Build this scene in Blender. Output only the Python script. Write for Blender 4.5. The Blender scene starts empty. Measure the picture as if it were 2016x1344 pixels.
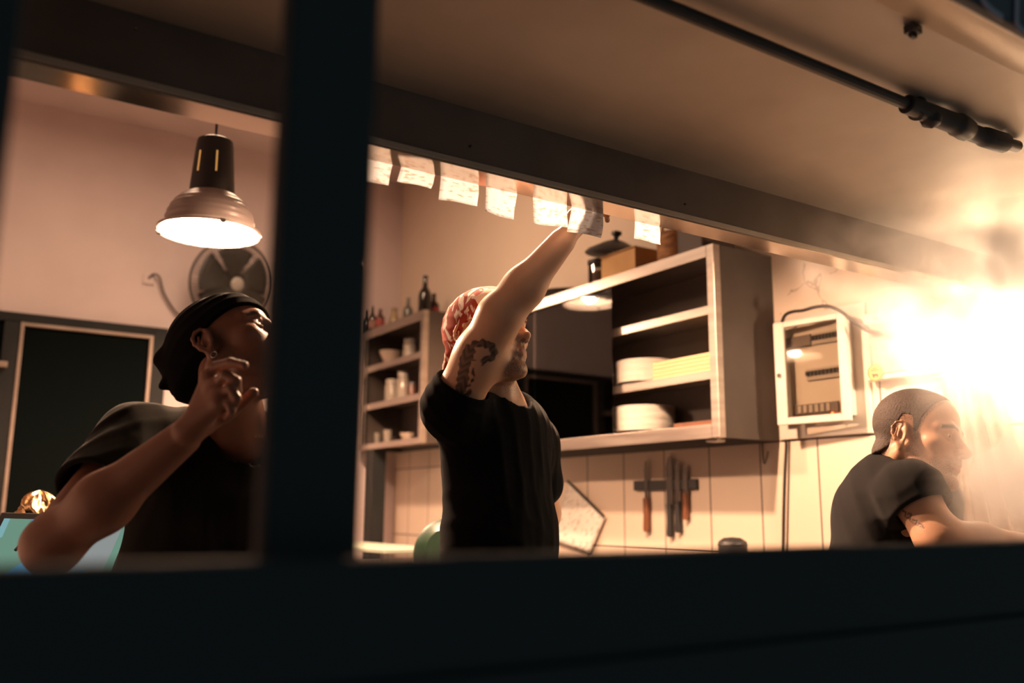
import bpy, bmesh, math, random
import numpy as np
from mathutils import Vector, Matrix

# ------------------------------------------------------------------ camera, world, lights, exposure
scene = bpy.context.scene
COL = scene.collection
yaw, pitch, roll, FPX = math.radians(56.7375), math.radians(10.503), math.radians(0.4015), 1787.0
CAM = np.array([0.0, 0.0, 1.2])
FWD = np.array([math.cos(pitch) * math.cos(yaw), math.cos(pitch) * math.sin(yaw), math.sin(pitch)])
_r0 = np.array([math.sin(yaw), -math.cos(yaw), 0.0]); _u0 = np.cross(_r0, FWD)
RGT = math.cos(roll) * _r0 + math.sin(roll) * _u0
UPV = -math.sin(roll) * _r0 + math.cos(roll) * _u0
cd = bpy.data.cameras.new('camera'); cam = bpy.data.objects.new('camera', cd); COL.objects.link(cam)
cam.matrix_world = Matrix(((RGT[0], UPV[0], -FWD[0], CAM[0]), (RGT[1], UPV[1], -FWD[1], CAM[1]),
                           (RGT[2], UPV[2], -FWD[2], CAM[2]), (0, 0, 0, 1)))
cd.sensor_width = 36.0; cd.lens = FPX * 36.0 / 2016.0
cd.clip_start = 0.02
cd.dof.use_dof = True; cd.dof.focus_distance = 1.98; cd.dof.aperture_fstop = 2.2
scene.camera = cam

w = bpy.data.worlds.new('night street'); scene.world = w; w.use_nodes = True
w.node_tree.nodes['Background'].inputs[0].default_value = (0.46, 0.62, 0.63, 1)
w.node_tree.nodes['Background'].inputs[1].default_value = 0.21

scene.view_settings.view_transform = 'Standard'
scene.view_settings.look = 'None'
scene.view_settings.gamma = 1.0
scene.view_settings.exposure = 0.0
scene.view_settings.use_curve_mapping = False
scene.cycles.use_denoising = True
scene.cycles.max_bounces = 10
scene.cycles.diffuse_bounces = 4
scene.cycles.glossy_bounces = 4
scene.cycles.transparent_max_bounces = 16
scene.cycles.volume_bounces = 2
scene.cycles.caustics_reflective = False
scene.cycles.caustics_refractive = False

def lamp_light(name, loc, watts, col, radius, spread=None):
    ld = bpy.data.lights.new(name, 'POINT' if spread is None else 'SPOT')
    ld.energy = watts; ld.color = col; ld.shadow_soft_size = radius
    if spread is not None:
        ld.spot_size = spread; ld.spot_blend = 0.35
    o = bpy.data.objects.new(name, ld); o.location = loc; COL.objects.link(o)
    return o

WARM = (1.0, 0.60, 0.38)
LAMP_A = (0.719, 2.865, 2.06)      # pendant seen at the left (rim centre)
LAMP_B = (1.57, 4.00, 2.36)        # pendant behind the window post, mirrored in the cabinet glass
LAMP_C = (1.36, 2.14, 2.24)        # pendant above the man with the red bandana, behind the hood
STEAM_LAMP = (2.51, 1.335, 1.715)    # work lamp under the hood, in the steam
lamp_light('pendant_light', (LAMP_A[0], LAMP_A[1], LAMP_A[2] + 0.05), 175, WARM, 0.04)
lamp_light('pendant_light', (LAMP_B[0], LAMP_B[1], LAMP_B[2] + 0.05), 170, WARM, 0.04)
lamp_light('pendant_light', (LAMP_C[0], LAMP_C[1], LAMP_C[2] + 0.05), 230, WARM, 0.035)
lamp_light('work_light', STEAM_LAMP, 50, (1.0, 0.70, 0.47), 0.032)
HOOD_FILL = (2.36, 0.97, 1.80)      # fill bulb added out of view to brighten the hood's right end
lamp_light('hood_fill_light', HOOD_FILL, 7, (1.0, 0.64, 0.38), 0.04)
CEIL_LAMP = (1.05, 3.75, 3.36)      # ceiling batten hidden behind the hood
al = bpy.data.lights.new('ceiling_light', 'AREA'); al.shape = 'RECTANGLE'; al.size = 1.15; al.size_y = 0.07; al.energy = 52; al.color = (1.0, 0.66, 0.42)
ao = bpy.data.objects.new('ceiling_light', al); ao.location = (CEIL_LAMP[0], CEIL_LAMP[1], CEIL_LAMP[2] - 0.04); COL.objects.link(ao)

# ------------------------------------------------------------------ helpers
def ray(x, y): return FWD + RGT * ((x - 1008) / FPX) - UPV * ((y - 672) / FPX)
def at(x, y, d): return CAM + d * ray(x, y)                      # point seen at a pixel, d metres deep
def onX(x, y, X): r = ray(x, y); return CAM + r * ((X - CAM[0]) / r[0])
def onY(x, y, Y): r = ray(x, y); return CAM + r * ((Y - CAM[1]) / r[1])
def onZ(x, y, Z): r = ray(x, y); return CAM + r * ((Z - CAM[2]) / r[2])
XC, XW, YB, YL = 2.355, 2.663, 5.45, 1.385     # cabinet front, right wall, back wall, hood lip

def V(p): return Vector((float(p[0]), float(p[1]), float(p[2])))

def obj(name, bm, mat, parent=None, smooth=False, bevel=0.0, seg=2, angle=35):
    if isinstance(bm, bpy.types.Mesh):
        me = bm
    else:
        bmesh.ops.recalc_face_normals(bm, faces=bm.faces[:])
        me = bpy.data.meshes.new(name); bm.to_mesh(me); bm.free()
    mats = mat if isinstance(mat, (list, tuple)) else [mat]
    for m in mats: me.materials.append(m)
    o = bpy.data.objects.new(name, me); COL.objects.link(o)
    if parent is not None:
        o.parent = parent
    if smooth:
        for p in me.polygons: p.use_smooth = True
        if smooth != 'full':
            try: me.set_sharp_from_angle(angle=math.radians(angle))
            except Exception: pass
    if bevel > 0:
        md = o.modifiers.new('edge', 'BEVEL'); md.width = bevel; md.segments = seg; md.limit_method = 'ANGLE'
    return o

def wpar(o):
    """keep the child's geometry (modelled in world space) where it is under a placed Empty"""
    p = o.parent
    W = Matrix.Translation(p.location) @ p.rotation_euler.to_matrix().to_4x4()
    o.matrix_parent_inverse = W.inverted()
    return o

def tag(o, label=None, cat=None, group=None, kind=None):
    if label: o['label'] = label
    if cat: o['category'] = cat
    if group: o['group'] = group
    if kind: o['kind'] = kind
    return o

def thing(name, label, cat, loc=(0, 0, 0), rotz=0.0, group=None):
    o = bpy.data.objects.new(name, None); COL.objects.link(o)
    o.location = V(loc); o.rotation_euler = (0, 0, rotz); o.empty_display_size = 0.05
    return tag(o, label, cat, group)

def struct(name, bm, mat, parent=None, **k):
    o = obj(name, bm, mat, parent, **k)
    if parent is None: o['kind'] = 'structure'
    return o

def NB(): return bmesh.new()

def box(bm, lo, hi, M=None):
    vs = []
    for z in (lo[2], hi[2]):
        for y in (lo[1], hi[1]):
            for x in (lo[0], hi[0]):
                v = Vector((float(x), float(y), float(z)))
                vs.append(bm.verts.new(M @ v if M else v))
    for f in ((0, 1, 3, 2), (4, 6, 7, 5), (0, 4, 5, 1), (2, 3, 7, 6), (0, 2, 6, 4), (1, 5, 7, 3)):
        bm.faces.new([vs[i] for i in f])
    return bm

def lathe(bm, prof, c=(0, 0, 0), seg=32, M=None, cap=True):
    rings = []
    for r, z in prof:
        ring = []
        for k in range(seg):
            a = 2 * math.pi * k / seg
            v = Vector((r * math.cos(a), r * math.sin(a), z))
            v = M @ v if M else v + Vector(c)
            ring.append(bm.verts.new(v))
        rings.append(ring)
    for a, b in zip(rings, rings[1:]):
        for k in range(seg):
            bm.faces.new((a[k], a[(k + 1) % seg], b[(k + 1) % seg], b[k]))
    if cap:
        bm.faces.new(list(reversed(rings[0]))); bm.faces.new(rings[-1])
    return bm

def axisM(p0, p1):
    p0, p1 = V(p0), V(p1)
    z = (p1 - p0).normalized()
    x = z.orthogonal().normalized(); y = z.cross(x)
    M = Matrix((x, y, z)).transposed().to_4x4(); M.translation = p0
    return M, (p1 - p0).length

def cyl(bm, p0, p1, r0, r1=None, seg=16):
    M, L = axisM(p0, p1)
    return lathe(bm, [(r0, 0), (r0 if r1 is None else r1, L)], seg=seg, M=M)

def smooth_path(pts, n=8):
    pts = [np.array(p, float) for p in pts]
    P = [2 * pts[0] - pts[1]] + pts + [2 * pts[-1] - pts[-2]]
    out = []
    for i in range(1, len(P) - 2):
        for k in range(n):
            t = k / n
            a, b, c, d = P[i - 1], P[i], P[i + 1], P[i + 2]
            out.append(0.5 * ((2 * b) + (c - a) * t + (2 * a - 5 * b + 4 * c - d) * t * t + (-a + 3 * b - 3 * c + d) * t ** 3))
    out.append(pts[-1])
    return out

def tube(bm, pts, r, seg=10, n=8, closed=False):
    pts = smooth_path(pts, n) if n else [np.array(p, float) for p in pts]
    prev = None; rings = []
    for i, p in enumerate(pts):
        t = pts[min(i + 1, len(pts) - 1)] - pts[max(i - 1, 0)]
        t = Vector(t).normalized()
        x = t.orthogonal().normalized() if prev is None else (prev - t * prev.dot(t)).normalized()
        prev = x; y = t.cross(x)
        rr = r[i * len(r) // len(pts)] if isinstance(r, (list, tuple)) else r
        rings.append([bm.verts.new(V(p) + x * (rr * math.cos(2 * math.pi * k / seg)) + y * (rr * math.sin(2 * math.pi * k / seg))) for k in range(seg)])
    for a, b in zip(rings, rings[1:]):
        for k in range(seg):
            bm.faces.new((a[k], a[(k + 1) % seg], b[(k + 1) % seg], b[k]))
    bm.faces.new(list(reversed(rings[0]))); bm.faces.new(rings[-1])
    return bm

def prism(bm, poly, axis, a, b):
    """extrude a 2-D polygon along axis (0,1,2) from a to b; poly gives the two other coordinates in order"""
    def mk(p, t):
        c = list(p); c.insert(axis, t); return bm.verts.new(Vector([float(q) for q in c]))
    A = [mk(p, a) for p in poly]; B = [mk(p, b) for p in poly]
    n = len(poly)
    bm.faces.new(list(reversed(A))); bm.faces.new(B)
    for i in range(n): bm.faces.new((A[i], A[(i + 1) % n], B[(i + 1) % n], B[i]))
    return bm

def sheet(bm, fn, nu, nv, thick=0.0, nrm=None):
    g = [[bm.verts.new(V(fn(i / nu, j / nv))) for j in range(nv + 1)] for i in range(nu + 1)]
    for i in range(nu):
        for j in range(nv):
            bm.faces.new((g[i][j], g[i + 1][j], g[i + 1][j + 1], g[i][j + 1]))
    return bm

def solid(o, t, off=0.0):
    md = o.modifiers.new('thickness', 'SOLIDIFY'); md.thickness = t; md.offset = off
    return o

# ------------------------------------------------------------------ materials
def mat(name, base=(0.5, 0.5, 0.5), rough=0.5, metal=0.0, spec=0.5, **k):
    m = bpy.data.materials.new(name); m.use_nodes = True
    b = m.node_tree.nodes['Principled BSDF']
    b.inputs['Base Color'].default_value = (*base, 1); b.inputs['Roughness'].default_value = rough
    b.inputs['Metallic'].default_value = metal; b.inputs['Specular IOR Level'].default_value = spec
    for kk, v in k.items():
        b.inputs[kk.replace('_', ' ')].default_value = v
    return m

def nodes(m): return m.node_tree, m.node_tree.nodes, m.node_tree.links, m.node_tree.nodes['Principled BSDF']

def noise_col(m, c0, c1, scale=4.0, detail=4, lo=0.35, hi=0.65, bump=0.0, stretch=None, rough=None, bdist=0.01):
    nt, N, L, b = nodes(m)
    tc = N.new('ShaderNodeTexCoord'); mp = N.new('ShaderNodeMapping')
    L.new(tc.outputs['Object'], mp.inputs[0])
    if stretch: mp.inputs['Scale'].default_value = stretch
    n = N.new('ShaderNodeTexNoise'); n.inputs['Scale'].default_value = scale; n.inputs['Detail'].default_value = detail
    L.new(mp.outputs[0], n.inputs['Vector'])
    r = N.new('ShaderNodeValToRGB'); r.color_ramp.elements[0].position = lo; r.color_ramp.elements[1].position = hi
    r.color_ramp.elements[0].color = (*c0, 1); r.color_ramp.elements[1].color = (*c1, 1)
    L.new(n.outputs['Fac'], r.inputs[0]); L.new(r.outputs[0], b.inputs['Base Color'])
    if bump:
        bp = N.new('ShaderNodeBump'); bp.inputs['Strength'].default_value = bump; bp.inputs['Distance'].default_value = bdist
        L.new(n.outputs['Fac'], bp.inputs['Height']); L.new(bp.outputs[0], b.inputs['Normal'])
    if rough:
        mr = N.new('ShaderNodeMapRange'); mr.inputs[3].default_value = rough[0]; mr.inputs[4].default_value = rough[1]
        L.new(n.outputs['Fac'], mr.inputs[0]); L.new(mr.outputs[0], b.inputs['Roughness'])
    return m

M_black = mat('black frame paint', (0.022, 0.025, 0.028), 0.75, spec=0.15)
M_steel = noise_col(mat('brushed steel', metal=1.0, rough=0.42), (0.40, 0.35, 0.32), (0.48, 0.43, 0.39), 3, 3, stretch=(1, 1, 14), rough=(0.34, 0.5))
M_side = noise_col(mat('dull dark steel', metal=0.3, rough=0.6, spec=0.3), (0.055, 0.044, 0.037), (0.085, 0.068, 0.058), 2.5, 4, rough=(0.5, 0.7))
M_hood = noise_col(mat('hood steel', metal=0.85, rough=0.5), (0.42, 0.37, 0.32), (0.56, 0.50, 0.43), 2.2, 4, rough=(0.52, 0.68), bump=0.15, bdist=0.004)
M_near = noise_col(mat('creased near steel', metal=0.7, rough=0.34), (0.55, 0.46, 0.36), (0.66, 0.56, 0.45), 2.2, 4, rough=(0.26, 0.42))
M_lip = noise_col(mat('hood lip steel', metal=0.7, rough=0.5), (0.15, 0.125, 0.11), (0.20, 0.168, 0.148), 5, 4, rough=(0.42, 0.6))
M_rail = noise_col(mat('polished rail steel', metal=1.0, rough=0.14), (0.42, 0.35, 0.29), (0.52, 0.44, 0.37), 3, 3, stretch=(0.6, 6, 6), rough=(0.08, 0.2))
M_plaster = noise_col(mat('pinkish white plaster', rough=0.9, spec=0.2), (0.66, 0.55, 0.55), (0.72, 0.61, 0.61), 2.5, 5, bump=0.1)
M_ceil = noise_col(mat('ceiling plaster', rough=0.9, spec=0.2), (0.66, 0.56, 0.55), (0.70, 0.60, 0.59), 2.5, 4)
M_floor = noise_col(mat('dark floor tile', rough=0.5), (0.06, 0.05, 0.045), (0.10, 0.085, 0.075), 6, 3)
M_white = noise_col(mat('white enamel', rough=0.4), (0.56, 0.50, 0.44), (0.62, 0.56, 0.50), 6, 3)
M_ceramic = mat('white glazed china', (0.80, 0.77, 0.72), 0.22)
M_blackpl = mat('black plastic', (0.02, 0.02, 0.022), 0.45)
M_cable = mat('black cable', (0.022, 0.02, 0.02), 0.5)
M_darkglass = mat('dark door glass', (0.004, 0.006, 0.006), 0.5, spec=0.0)
M_alu = noise_col(mat('pale door trim', metal=0.6, rough=0.5), (0.26, 0.20, 0.17), (0.33, 0.26, 0.22), 8, 3)
M_frame = mat('dark door frame', (0.012, 0.014, 0.015), 0.6, spec=0.2)
M_wood = noise_col(mat('light wood', rough=0.6), (0.52, 0.36, 0.19), (0.66, 0.48, 0.28), 5, 5, stretch=(1, 0.6, 18))
M_card = noise_col(mat('cardboard', rough=0.85), (0.50, 0.30, 0.13), (0.58, 0.36, 0.17), 8, 3)
M_brown = noise_col(mat('brown wood handle', rough=0.5), (0.10, 0.035, 0.015), (0.18, 0.065, 0.028), 12, 4, stretch=(1, 1, 0.2))
M_wicker = noise_col(mat('brown wicker', rough=0.7), (0.22, 0.10, 0.04), (0.42, 0.21, 0.08), 30, 3, stretch=(0.5, 0.5, 2), bump=0.5)
M_blade = mat('knife steel', (0.42, 0.40, 0.38), 0.25, 1.0)
M_board = noise_col(mat('dark blue sign board', rough=0.6), (0.010, 0.018, 0.030), (0.014, 0.024, 0.038), 5, 3)
M_chalk = mat('pale sign lettering', (0.22, 0.19, 0.24), 0.7)
M_green = mat('dark green plastic', (0.004, 0.020, 0.009), 0.4)
M_gold = noise_col(mat('copper foil', metal=1.0, rough=0.25), (0.75, 0.42, 0.18), (0.95, 0.72, 0.42), 20, 3, bump=0.8)

def glass_mat(name, tint=(1, 1, 1), ior=1.45, refl=1.0, rough=0.0):
    """thin window pane: mirror reflection over a see-through body"""
    m = bpy.data.materials.new(name); m.use_nodes = True
    nt = m.node_tree; N = nt.nodes; L = nt.links; N.remove(N['Principled BSDF'])
    tr = N.new('ShaderNodeBsdfTransparent'); tr.inputs[0].default_value = (*tint, 1)
    gl = N.new('ShaderNodeBsdfGlossy'); gl.inputs['Roughness'].default_value = rough
    fr = N.new('ShaderNodeFresnel'); fr.inputs[0].default_value = ior
    mx = N.new('ShaderNodeMixShader'); mu = N.new('ShaderNodeMath'); mu.operation = 'MULTIPLY'; mu.inputs[1].default_value = refl
    L.new(fr.outputs[0], mu.inputs[0]); L.new(mu.outputs[0], mx.inputs[0]); L.new(tr.outputs[0], mx.inputs[1]); L.new(gl.outputs[0], mx.inputs[2])
    L.new(mx.outputs[0], N['Material Output'].inputs[0])
    return m
M_pane = glass_mat('cabinet glass', (0.72, 0.70, 0.68), 1.5, 1.6, 0.03)
M_clear = glass_mat('clear glass', (0.85, 0.84, 0.82), 1.5, 2.0)
M_boxpane = glass_mat('clear plastic pane', (0.82, 0.80, 0.76), 1.5, 0.6, 0.03)

def emit(name, col, s):
    m = bpy.data.materials.new(name); m.use_nodes = True
    b = m.node_tree.nodes['Principled BSDF']
    b.inputs['Base Color'].default_value = (0.02, 0.02, 0.02, 1)
    b.inputs['Emission Color'].default_value = (*col, 1); b.inputs['Emission Strength'].default_value = s
    return m
M_bulb = emit('glowing bulb', (1.0, 0.72, 0.42), 30)
M_red = emit('red indicator', (1.0, 0.12, 0.03), 9)
# ------------------------------------------------------------------ room
def wall_tile_material():
    m = mat('tall glazed wall tiles', (0.7, 0.66, 0.6), 0.35)
    nt, N, L, b = nodes(m)
    geo = N.new('ShaderNodeNewGeometry'); sp = N.new('ShaderNodeSeparateXYZ'); L.new(geo.outputs['Position'], sp.inputs[0])
    def M(op, a, bb=None, c=None):
        n = N.new('ShaderNodeMath'); n.operation = op
        for i, v in enumerate((a, bb, c)):
            if v is None: continue
            if isinstance(v, (int, float)): n.inputs[i].default_value = v
            else: L.new(v, n.inputs[i])
        return n.outputs[0]
    def joint(c, off, step, wd):
        t = M('ADD', c, -off + step / 2); t = M('WRAP', t, step, 0.0); t = M('SUBTRACT', t, step / 2)
        return M('LESS_THAN', M('ABSOLUTE', t), wd)
    tile_zone = M('LESS_THAN', sp.outputs[2], 1.866)
    jm = M('MAXIMUM', joint(sp.outputs[1], 1.83, 0.2625, 0.0030), joint(sp.outputs[2], 1.4545, 0.4125, 0.0032))
    jm = M('MULTIPLY', jm, tile_zone)
    n = N.new('ShaderNodeTexNoise'); n.inputs['Scale'].default_value = 3; n.inputs['Detail'].default_value = 5
    L.new(geo.outputs['Position'], n.inputs['Vector'])
    r = N.new('ShaderNodeValToRGB'); r.color_ramp.elements[0].color = (0.66, 0.54, 0.44, 1); r.color_ramp.elements[1].color = (0.74, 0.62, 0.51, 1)
    L.new(n.outputs['Fac'], r.inputs[0])
    # hairline cracks in the plaster above the tiles
    n2 = N.new('ShaderNodeTexNoise'); n2.inputs['Scale'].default_value = 7; n2.inputs['Detail'].default_value = 5
    L.new(geo.outputs['Position'], n2.inputs['Vector'])
    vm = N.new('ShaderNodeVectorMath'); vm.operation = 'MULTIPLY_ADD'; vm.inputs[1].default_value = (0.22, 0.22, 0.22)
    L.new(n2.outputs['Color'], vm.inputs[0]); L.new(geo.outputs['Position'], vm.inputs[2])
    vo = N.new('ShaderNodeTexVoronoi'); vo.feature = 'DISTANCE_TO_EDGE'; vo.inputs['Scale'].default_value = 6.5
    L.new(vm.outputs[0], vo.inputs['Vector'])
    ck = M('LESS_THAN', vo.outputs['Distance'], 0.018)
    ck = M('MULTIPLY', ck, M('SUBTRACT', 1.0, tile_zone)); ck = M('MULTIPLY', ck, M('GREATER_THAN', n.outputs['Fac'], 0.46))
    ck = M('MULTIPLY', ck, M('LESS_THAN', sp.outputs[1], 2.26)); ck = M('MULTIPLY', ck, 0.55)
    mx = N.new('ShaderNodeMix'); mx.data_type = 'RGBA'; L.new(jm, mx.inputs[0]); L.new(r.outputs[0], mx.inputs[6]); mx.inputs[7].default_value = (0.06, 0.04, 0.035, 1)
    mx2 = N.new('ShaderNodeMix'); mx2.data_type = 'RGBA'; L.new(ck, mx2.inputs[0]); L.new(mx.outputs[2], mx2.inputs[6]); mx2.inputs[7].default_value = (0.16, 0.11, 0.08, 1)
    L.new(mx2.outputs[2], b.inputs['Base Color'])
    rg = M('MULTIPLY_ADD', tile_zone, -0.5, 0.9); L.new(rg, b.inputs['Roughness'])
    bp = N.new('ShaderNodeBump'); bp.inputs['Strength'].default_value = 0.6; bp.inputs['Distance'].default_value = 0.004; bp.invert = True
    L.new(jm, bp.inputs['Height']); L.new(bp.outputs[0], b.inputs['Normal'])
    return m
M_tile = wall_tile_material()

ZC = 3.42
struct('floor', box(NB(), (-1.3, 0.45, -0.15), (2.8, 5.6, -0.1)), M_floor)
struct('ceiling', box(NB(), (-1.3, 0.45, ZC), (2.8, 5.6, ZC + 0.08)), M_ceil)
struct('wall_back', box(NB(), (-1.3, YB, -0.1), (XW + 0.12, YB + 0.1, ZC)), M_plaster)
struct('wall_right', box(NB(), (XW, 0.45, -0.1), (XW + 0.12, YB, ZC)), M_tile)
struct('wall_left', box(NB(), (-1.3, 0.45, -0.1), (-1.2, YB, ZC)), M_plaster)
bm = NB()
box(bm, (-1.2, 0.50, -0.1), (XW, 0.62, 1.10)); box(bm, (-1.2, 0.50, 2.42), (XW, 0.62, ZC)); box(bm, (-1.2, 0.50, 1.10), (-0.06, 0.62, 2.42))
struct('wall_front', bm, M_black)
# the pass window the picture is taken through: sill, jamb and post
win = struct('window_1', box(NB(), (-0.06, 0.502, 1.10), (XW, 0.522, 1.172)), M_black, bevel=0.006)
obj('jamb', box(NB(), (-0.06, 0.535, 1.10), (0.026, 0.56, 2.42)), M_black, win, bevel=0.004)
obj('post', box(NB(), (0.177, 0.535, 1.10), (0.241, 0.56, 2.42)), M_black, win, bevel=0.006)

# dark sign board over the window, painted strokes on its face
sg = tag(obj('sign_board', box(NB(), (-0.06, 0.525, 1.797), (XW, 0.54, 2.42)), M_board, bevel=0.003),
         'dark blue sign board with pale painted strokes above the pass window', 'sign')
def stroke(pts, wd=0.0042):
    P = smooth_path([onY(x, y, 0.524) for x, y in pts], 8)
    bm = NB(); L0, L1, L2, L3 = [], [], [], []
    for i, p in enumerate(P):
        t = P[min(i + 1, len(P) - 1)] - P[max(i - 1, 0)]; n = np.array([-t[2], 0, t[0]]); n = n / np.linalg.norm(n) * wd
        L0.append(bm.verts.new(V(p + n))); L1.append(bm.verts.new(V(p - n)))
        q = p + np.array([0, -0.002, 0]); L2.append(bm.verts.new(V(q + n))); L3.append(bm.verts.new(V(q - n)))
    for i in range(len(P) - 1):
        for A, B in ((L0, L1), (L1, L3), (L3, L2), (L2, L0)):
            bm.faces.new((A[i], A[i + 1], B[i + 1], B[i]))
    return bm
obj('lettering', stroke([(1925, -40), (1930, -6), (1946, 16), (1972, 36)]), M_chalk, sg)
obj('lettering', stroke([(2002, -60), (2000, 10), (2000, 42), (2008, 58), (2030, 68), (2060, 70)]), M_chalk, sg)

# double doors in the back wall
dr = NB()
box(dr, (-0.35, YB - 0.06, -0.0995), (-0.27, YB, 2.215)); box(dr, (1.085, YB - 0.06, -0.0995), (1.165, YB, 2.215)); box(dr, (-0.27, YB - 0.06, 2.165), (1.085, YB, 2.215))
box(dr, (0.335, YB - 0.06, -0.0995), (0.412, YB, 2.165))
door = struct('door_1', dr, M_frame, bevel=0.004)
obj('door_leaf', box(NB(), (0.412, YB - 0.035, -0.095), (1.085, YB - 0.012, 2.165)), M_darkglass, door)
obj('door_leaf', box(NB(), (-0.27, YB - 0.035, -0.095), (0.335, YB - 0.012, 2.165)), M_darkglass, door)
tr = NB()
for lo, hi in (((0.412, YB - 0.066, -0.0995), (0.430, YB - 0.02, 2.165)), ((1.067, YB - 0.058, -0.0995), (1.087, YB - 0.02, 2.165)), ((0.430, YB - 0.058, 2.147), (1.067, YB - 0.02, 2.165))):
    box(tr, lo, hi)
obj('door_trim', tr, M_alu, door, bevel=0.002)
hp = onY(14, 718, YB - 0.08)
obj('door_bracket', box(NB(), (0.10, YB - 0.10, hp[2] - 0.016), (hp[0], YB - 0.06, hp[2] + 0.016)), M_alu, door, bevel=0.004)

# ------------------------------------------------------------------ exhaust hood
ZL, ZS = 1.821, 1.943
hood = thing('exhaust_hood', 'long stainless steel exhaust hood with a polished ticket rail along its far lip', 'exhaust hood', (1.2, 1.06, ZS))
X0, X1 = -0.6, XW - 0.005
def hp_(name, bm, m, **k): return wpar(obj(name, bm, m, hood, **k))
hp_('canopy_panel', box(NB(), (X0, 0.735, ZS), (X1, YL, ZS + 0.006)), M_hood)
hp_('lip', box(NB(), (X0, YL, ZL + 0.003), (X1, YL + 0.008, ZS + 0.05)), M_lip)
hp_('lip_gutter', box(NB(), (X0, YL - 0.010, ZL + 0.003), (X1, YL - 0.0005, ZL + 0.015)), M_hood, bevel=0.0015)
hp_('ticket_rail', box(NB(), (X0, YL - 0.008, ZL - 0.001), (X1, 1.440, ZL + 0.0025)), M_rail)
def near_panel(u, v):
    x = X0 + u * (X1 - X0)
    d = 0.006 * math.sin(7 * x + 5 * v) * math.sin(3.1 * x) * math.sin(math.pi * v)
    return (x, 0.735 - 0.117 * v + d * 0.4, ZS - 0.061 * v - d * 0.8)
hp_('near_panel', sheet(NB(), near_panel, 90, 8), M_near, smooth='full')
cs = NB(); poly = [(YL + 0.009, ZS + 0.05), (1.2, 2.30), (0.90, 2.30), (0.612, 1.99), (0.612, 1.880), (0.616, 1.880), (0.618, 1.985), (0.905, 2.29), (1.195, 2.29), (YL + 0.0085, ZS + 0.04)]
hp_('casing', prism(cs, poly, 0, X0, X1), M_steel)
hp_('end_plate', box(NB(), (X0 - 0.006, 0.62, ZL), (X0, YL, 2.29)), M_steel)
hp_('gas_pipe', tube(NB(), [(0.1, 0.890, ZS - 0.020), (0.6, 0.890, ZS - 0.020), (1.0, 0.890, ZS - 0.020), (1.45, 0.890, ZS - 0.020)], 0.0105, 12), M_blackpl)
ft = NB()
cyl(ft, (1.43, 0.890, ZS - 0.02), (1.52, 0.888, ZS - 0.022), 0.017, 0.019); cyl(ft, (1.455, 0.89, ZS - 0.036), (1.47, 0.89, ZS - 0.004), 0.013)
lathe(ft, [(0.001, -0.02), (0.016, -0.012), (0.02, 0), (0.016, 0.012), (0.001, 0.02)], (1.50, 0.888, ZS - 0.03), 14)
tube(ft, [(1.52, 0.888, ZS - 0.022), (1.58, 0.882, ZS - 0.026), (1.64, 0.892, ZS - 0.022), (1.72, 0.884, ZS - 0.024), (1.80, 0.889, ZS - 0.014)], [0.019, 0.022, 0.017, 0.02, 0.012], 12)
hp_('pipe_valve', ft, M_blackpl, smooth=True)
rg = NB(); c0 = onY(1976, 276, 0.885)
tube(rg, [c0 + np.array([0.0, 0.004 * math.sin(a), 0]) + RGT * 0.008 * math.cos(a) + UPV * 0.012 * math.sin(a) for a in np.linspace(0, 2 * math.pi, 14)], 0.0009, 6, 2)
hp_('hook', rg, M_blackpl)
cp = onZ(1795, 55, ZS - 0.004); cb = NB(); box(cb, cp - 0.010, cp + np.array([0.012, 0.008, 0.003])); box(cb, cp + np.array([-0.004, -0.004, -0.016]), cp + np.array([0.008, 0.004, -0.008]))
hp_('clip', cb, M_blackpl, bevel=0.001)
for x, y in ((267, 58), (925, 288), (1348, 402)):
    p = onY(x, y, YL); sb = NB(); cyl(sb, p, p + np.array([0, -0.004, 0]), 0.0028, 0.002, 10)
    hp_('screw', sb, M_rail if x < 300 else M_blackpl, smooth=True)

# ------------------------------------------------------------------ order tickets hanging on the rail
def ticket_material():
    m = bpy.data.materials.new('thermal ticket paper'); m.use_nodes = True
    nt = m.node_tree; N = nt.nodes; L = nt.links; N.remove(N['Principled BSDF'])
    tc = N.new('ShaderNodeTexCoord'); mp = N.new('ShaderNodeMapping'); mp.inputs['Scale'].default_value = (70, 1, 260)
    L.new(tc.outputs['Object'], mp.inputs[0])
    n = N.new('ShaderNodeTexNoise'); n.inputs['Scale'].default_value = 1.0; n.inputs['Detail'].default_value = 1; L.new(mp.outputs[0], n.inputs['Vector'])
    r = N.new('ShaderNodeValToRGB'); r.color_ramp.elements[0].position = 0.56; r.color_ramp.elements[1].position = 0.70
    r.color_ramp.elements[0].color = (0.88, 0.91, 0.94, 1); r.color_ramp.elements[1].color = (0.70, 0.64, 0.60, 1)
    L.new(n.outputs['Fac'], r.inputs[0])
    df = N.new('ShaderNodeBsdfDiffuse'); tl = N.new('ShaderNodeBsdfTranslucent'); mx = N.new('ShaderNodeMixShader'); mx.inputs[0].default_value = 0.62
    L.new(r.outputs[0], df.inputs[0]); L.new(r.outputs[0], tl.inputs[0]); L.new(df.outputs[0], mx.inputs[1]); L.new(tl.outputs[0], mx.inputs[2])
    L.new(mx.outputs[0], N['Material Output'].inputs[0])
    return m
M_ticket = ticket_material()
YT = 1.441
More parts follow.
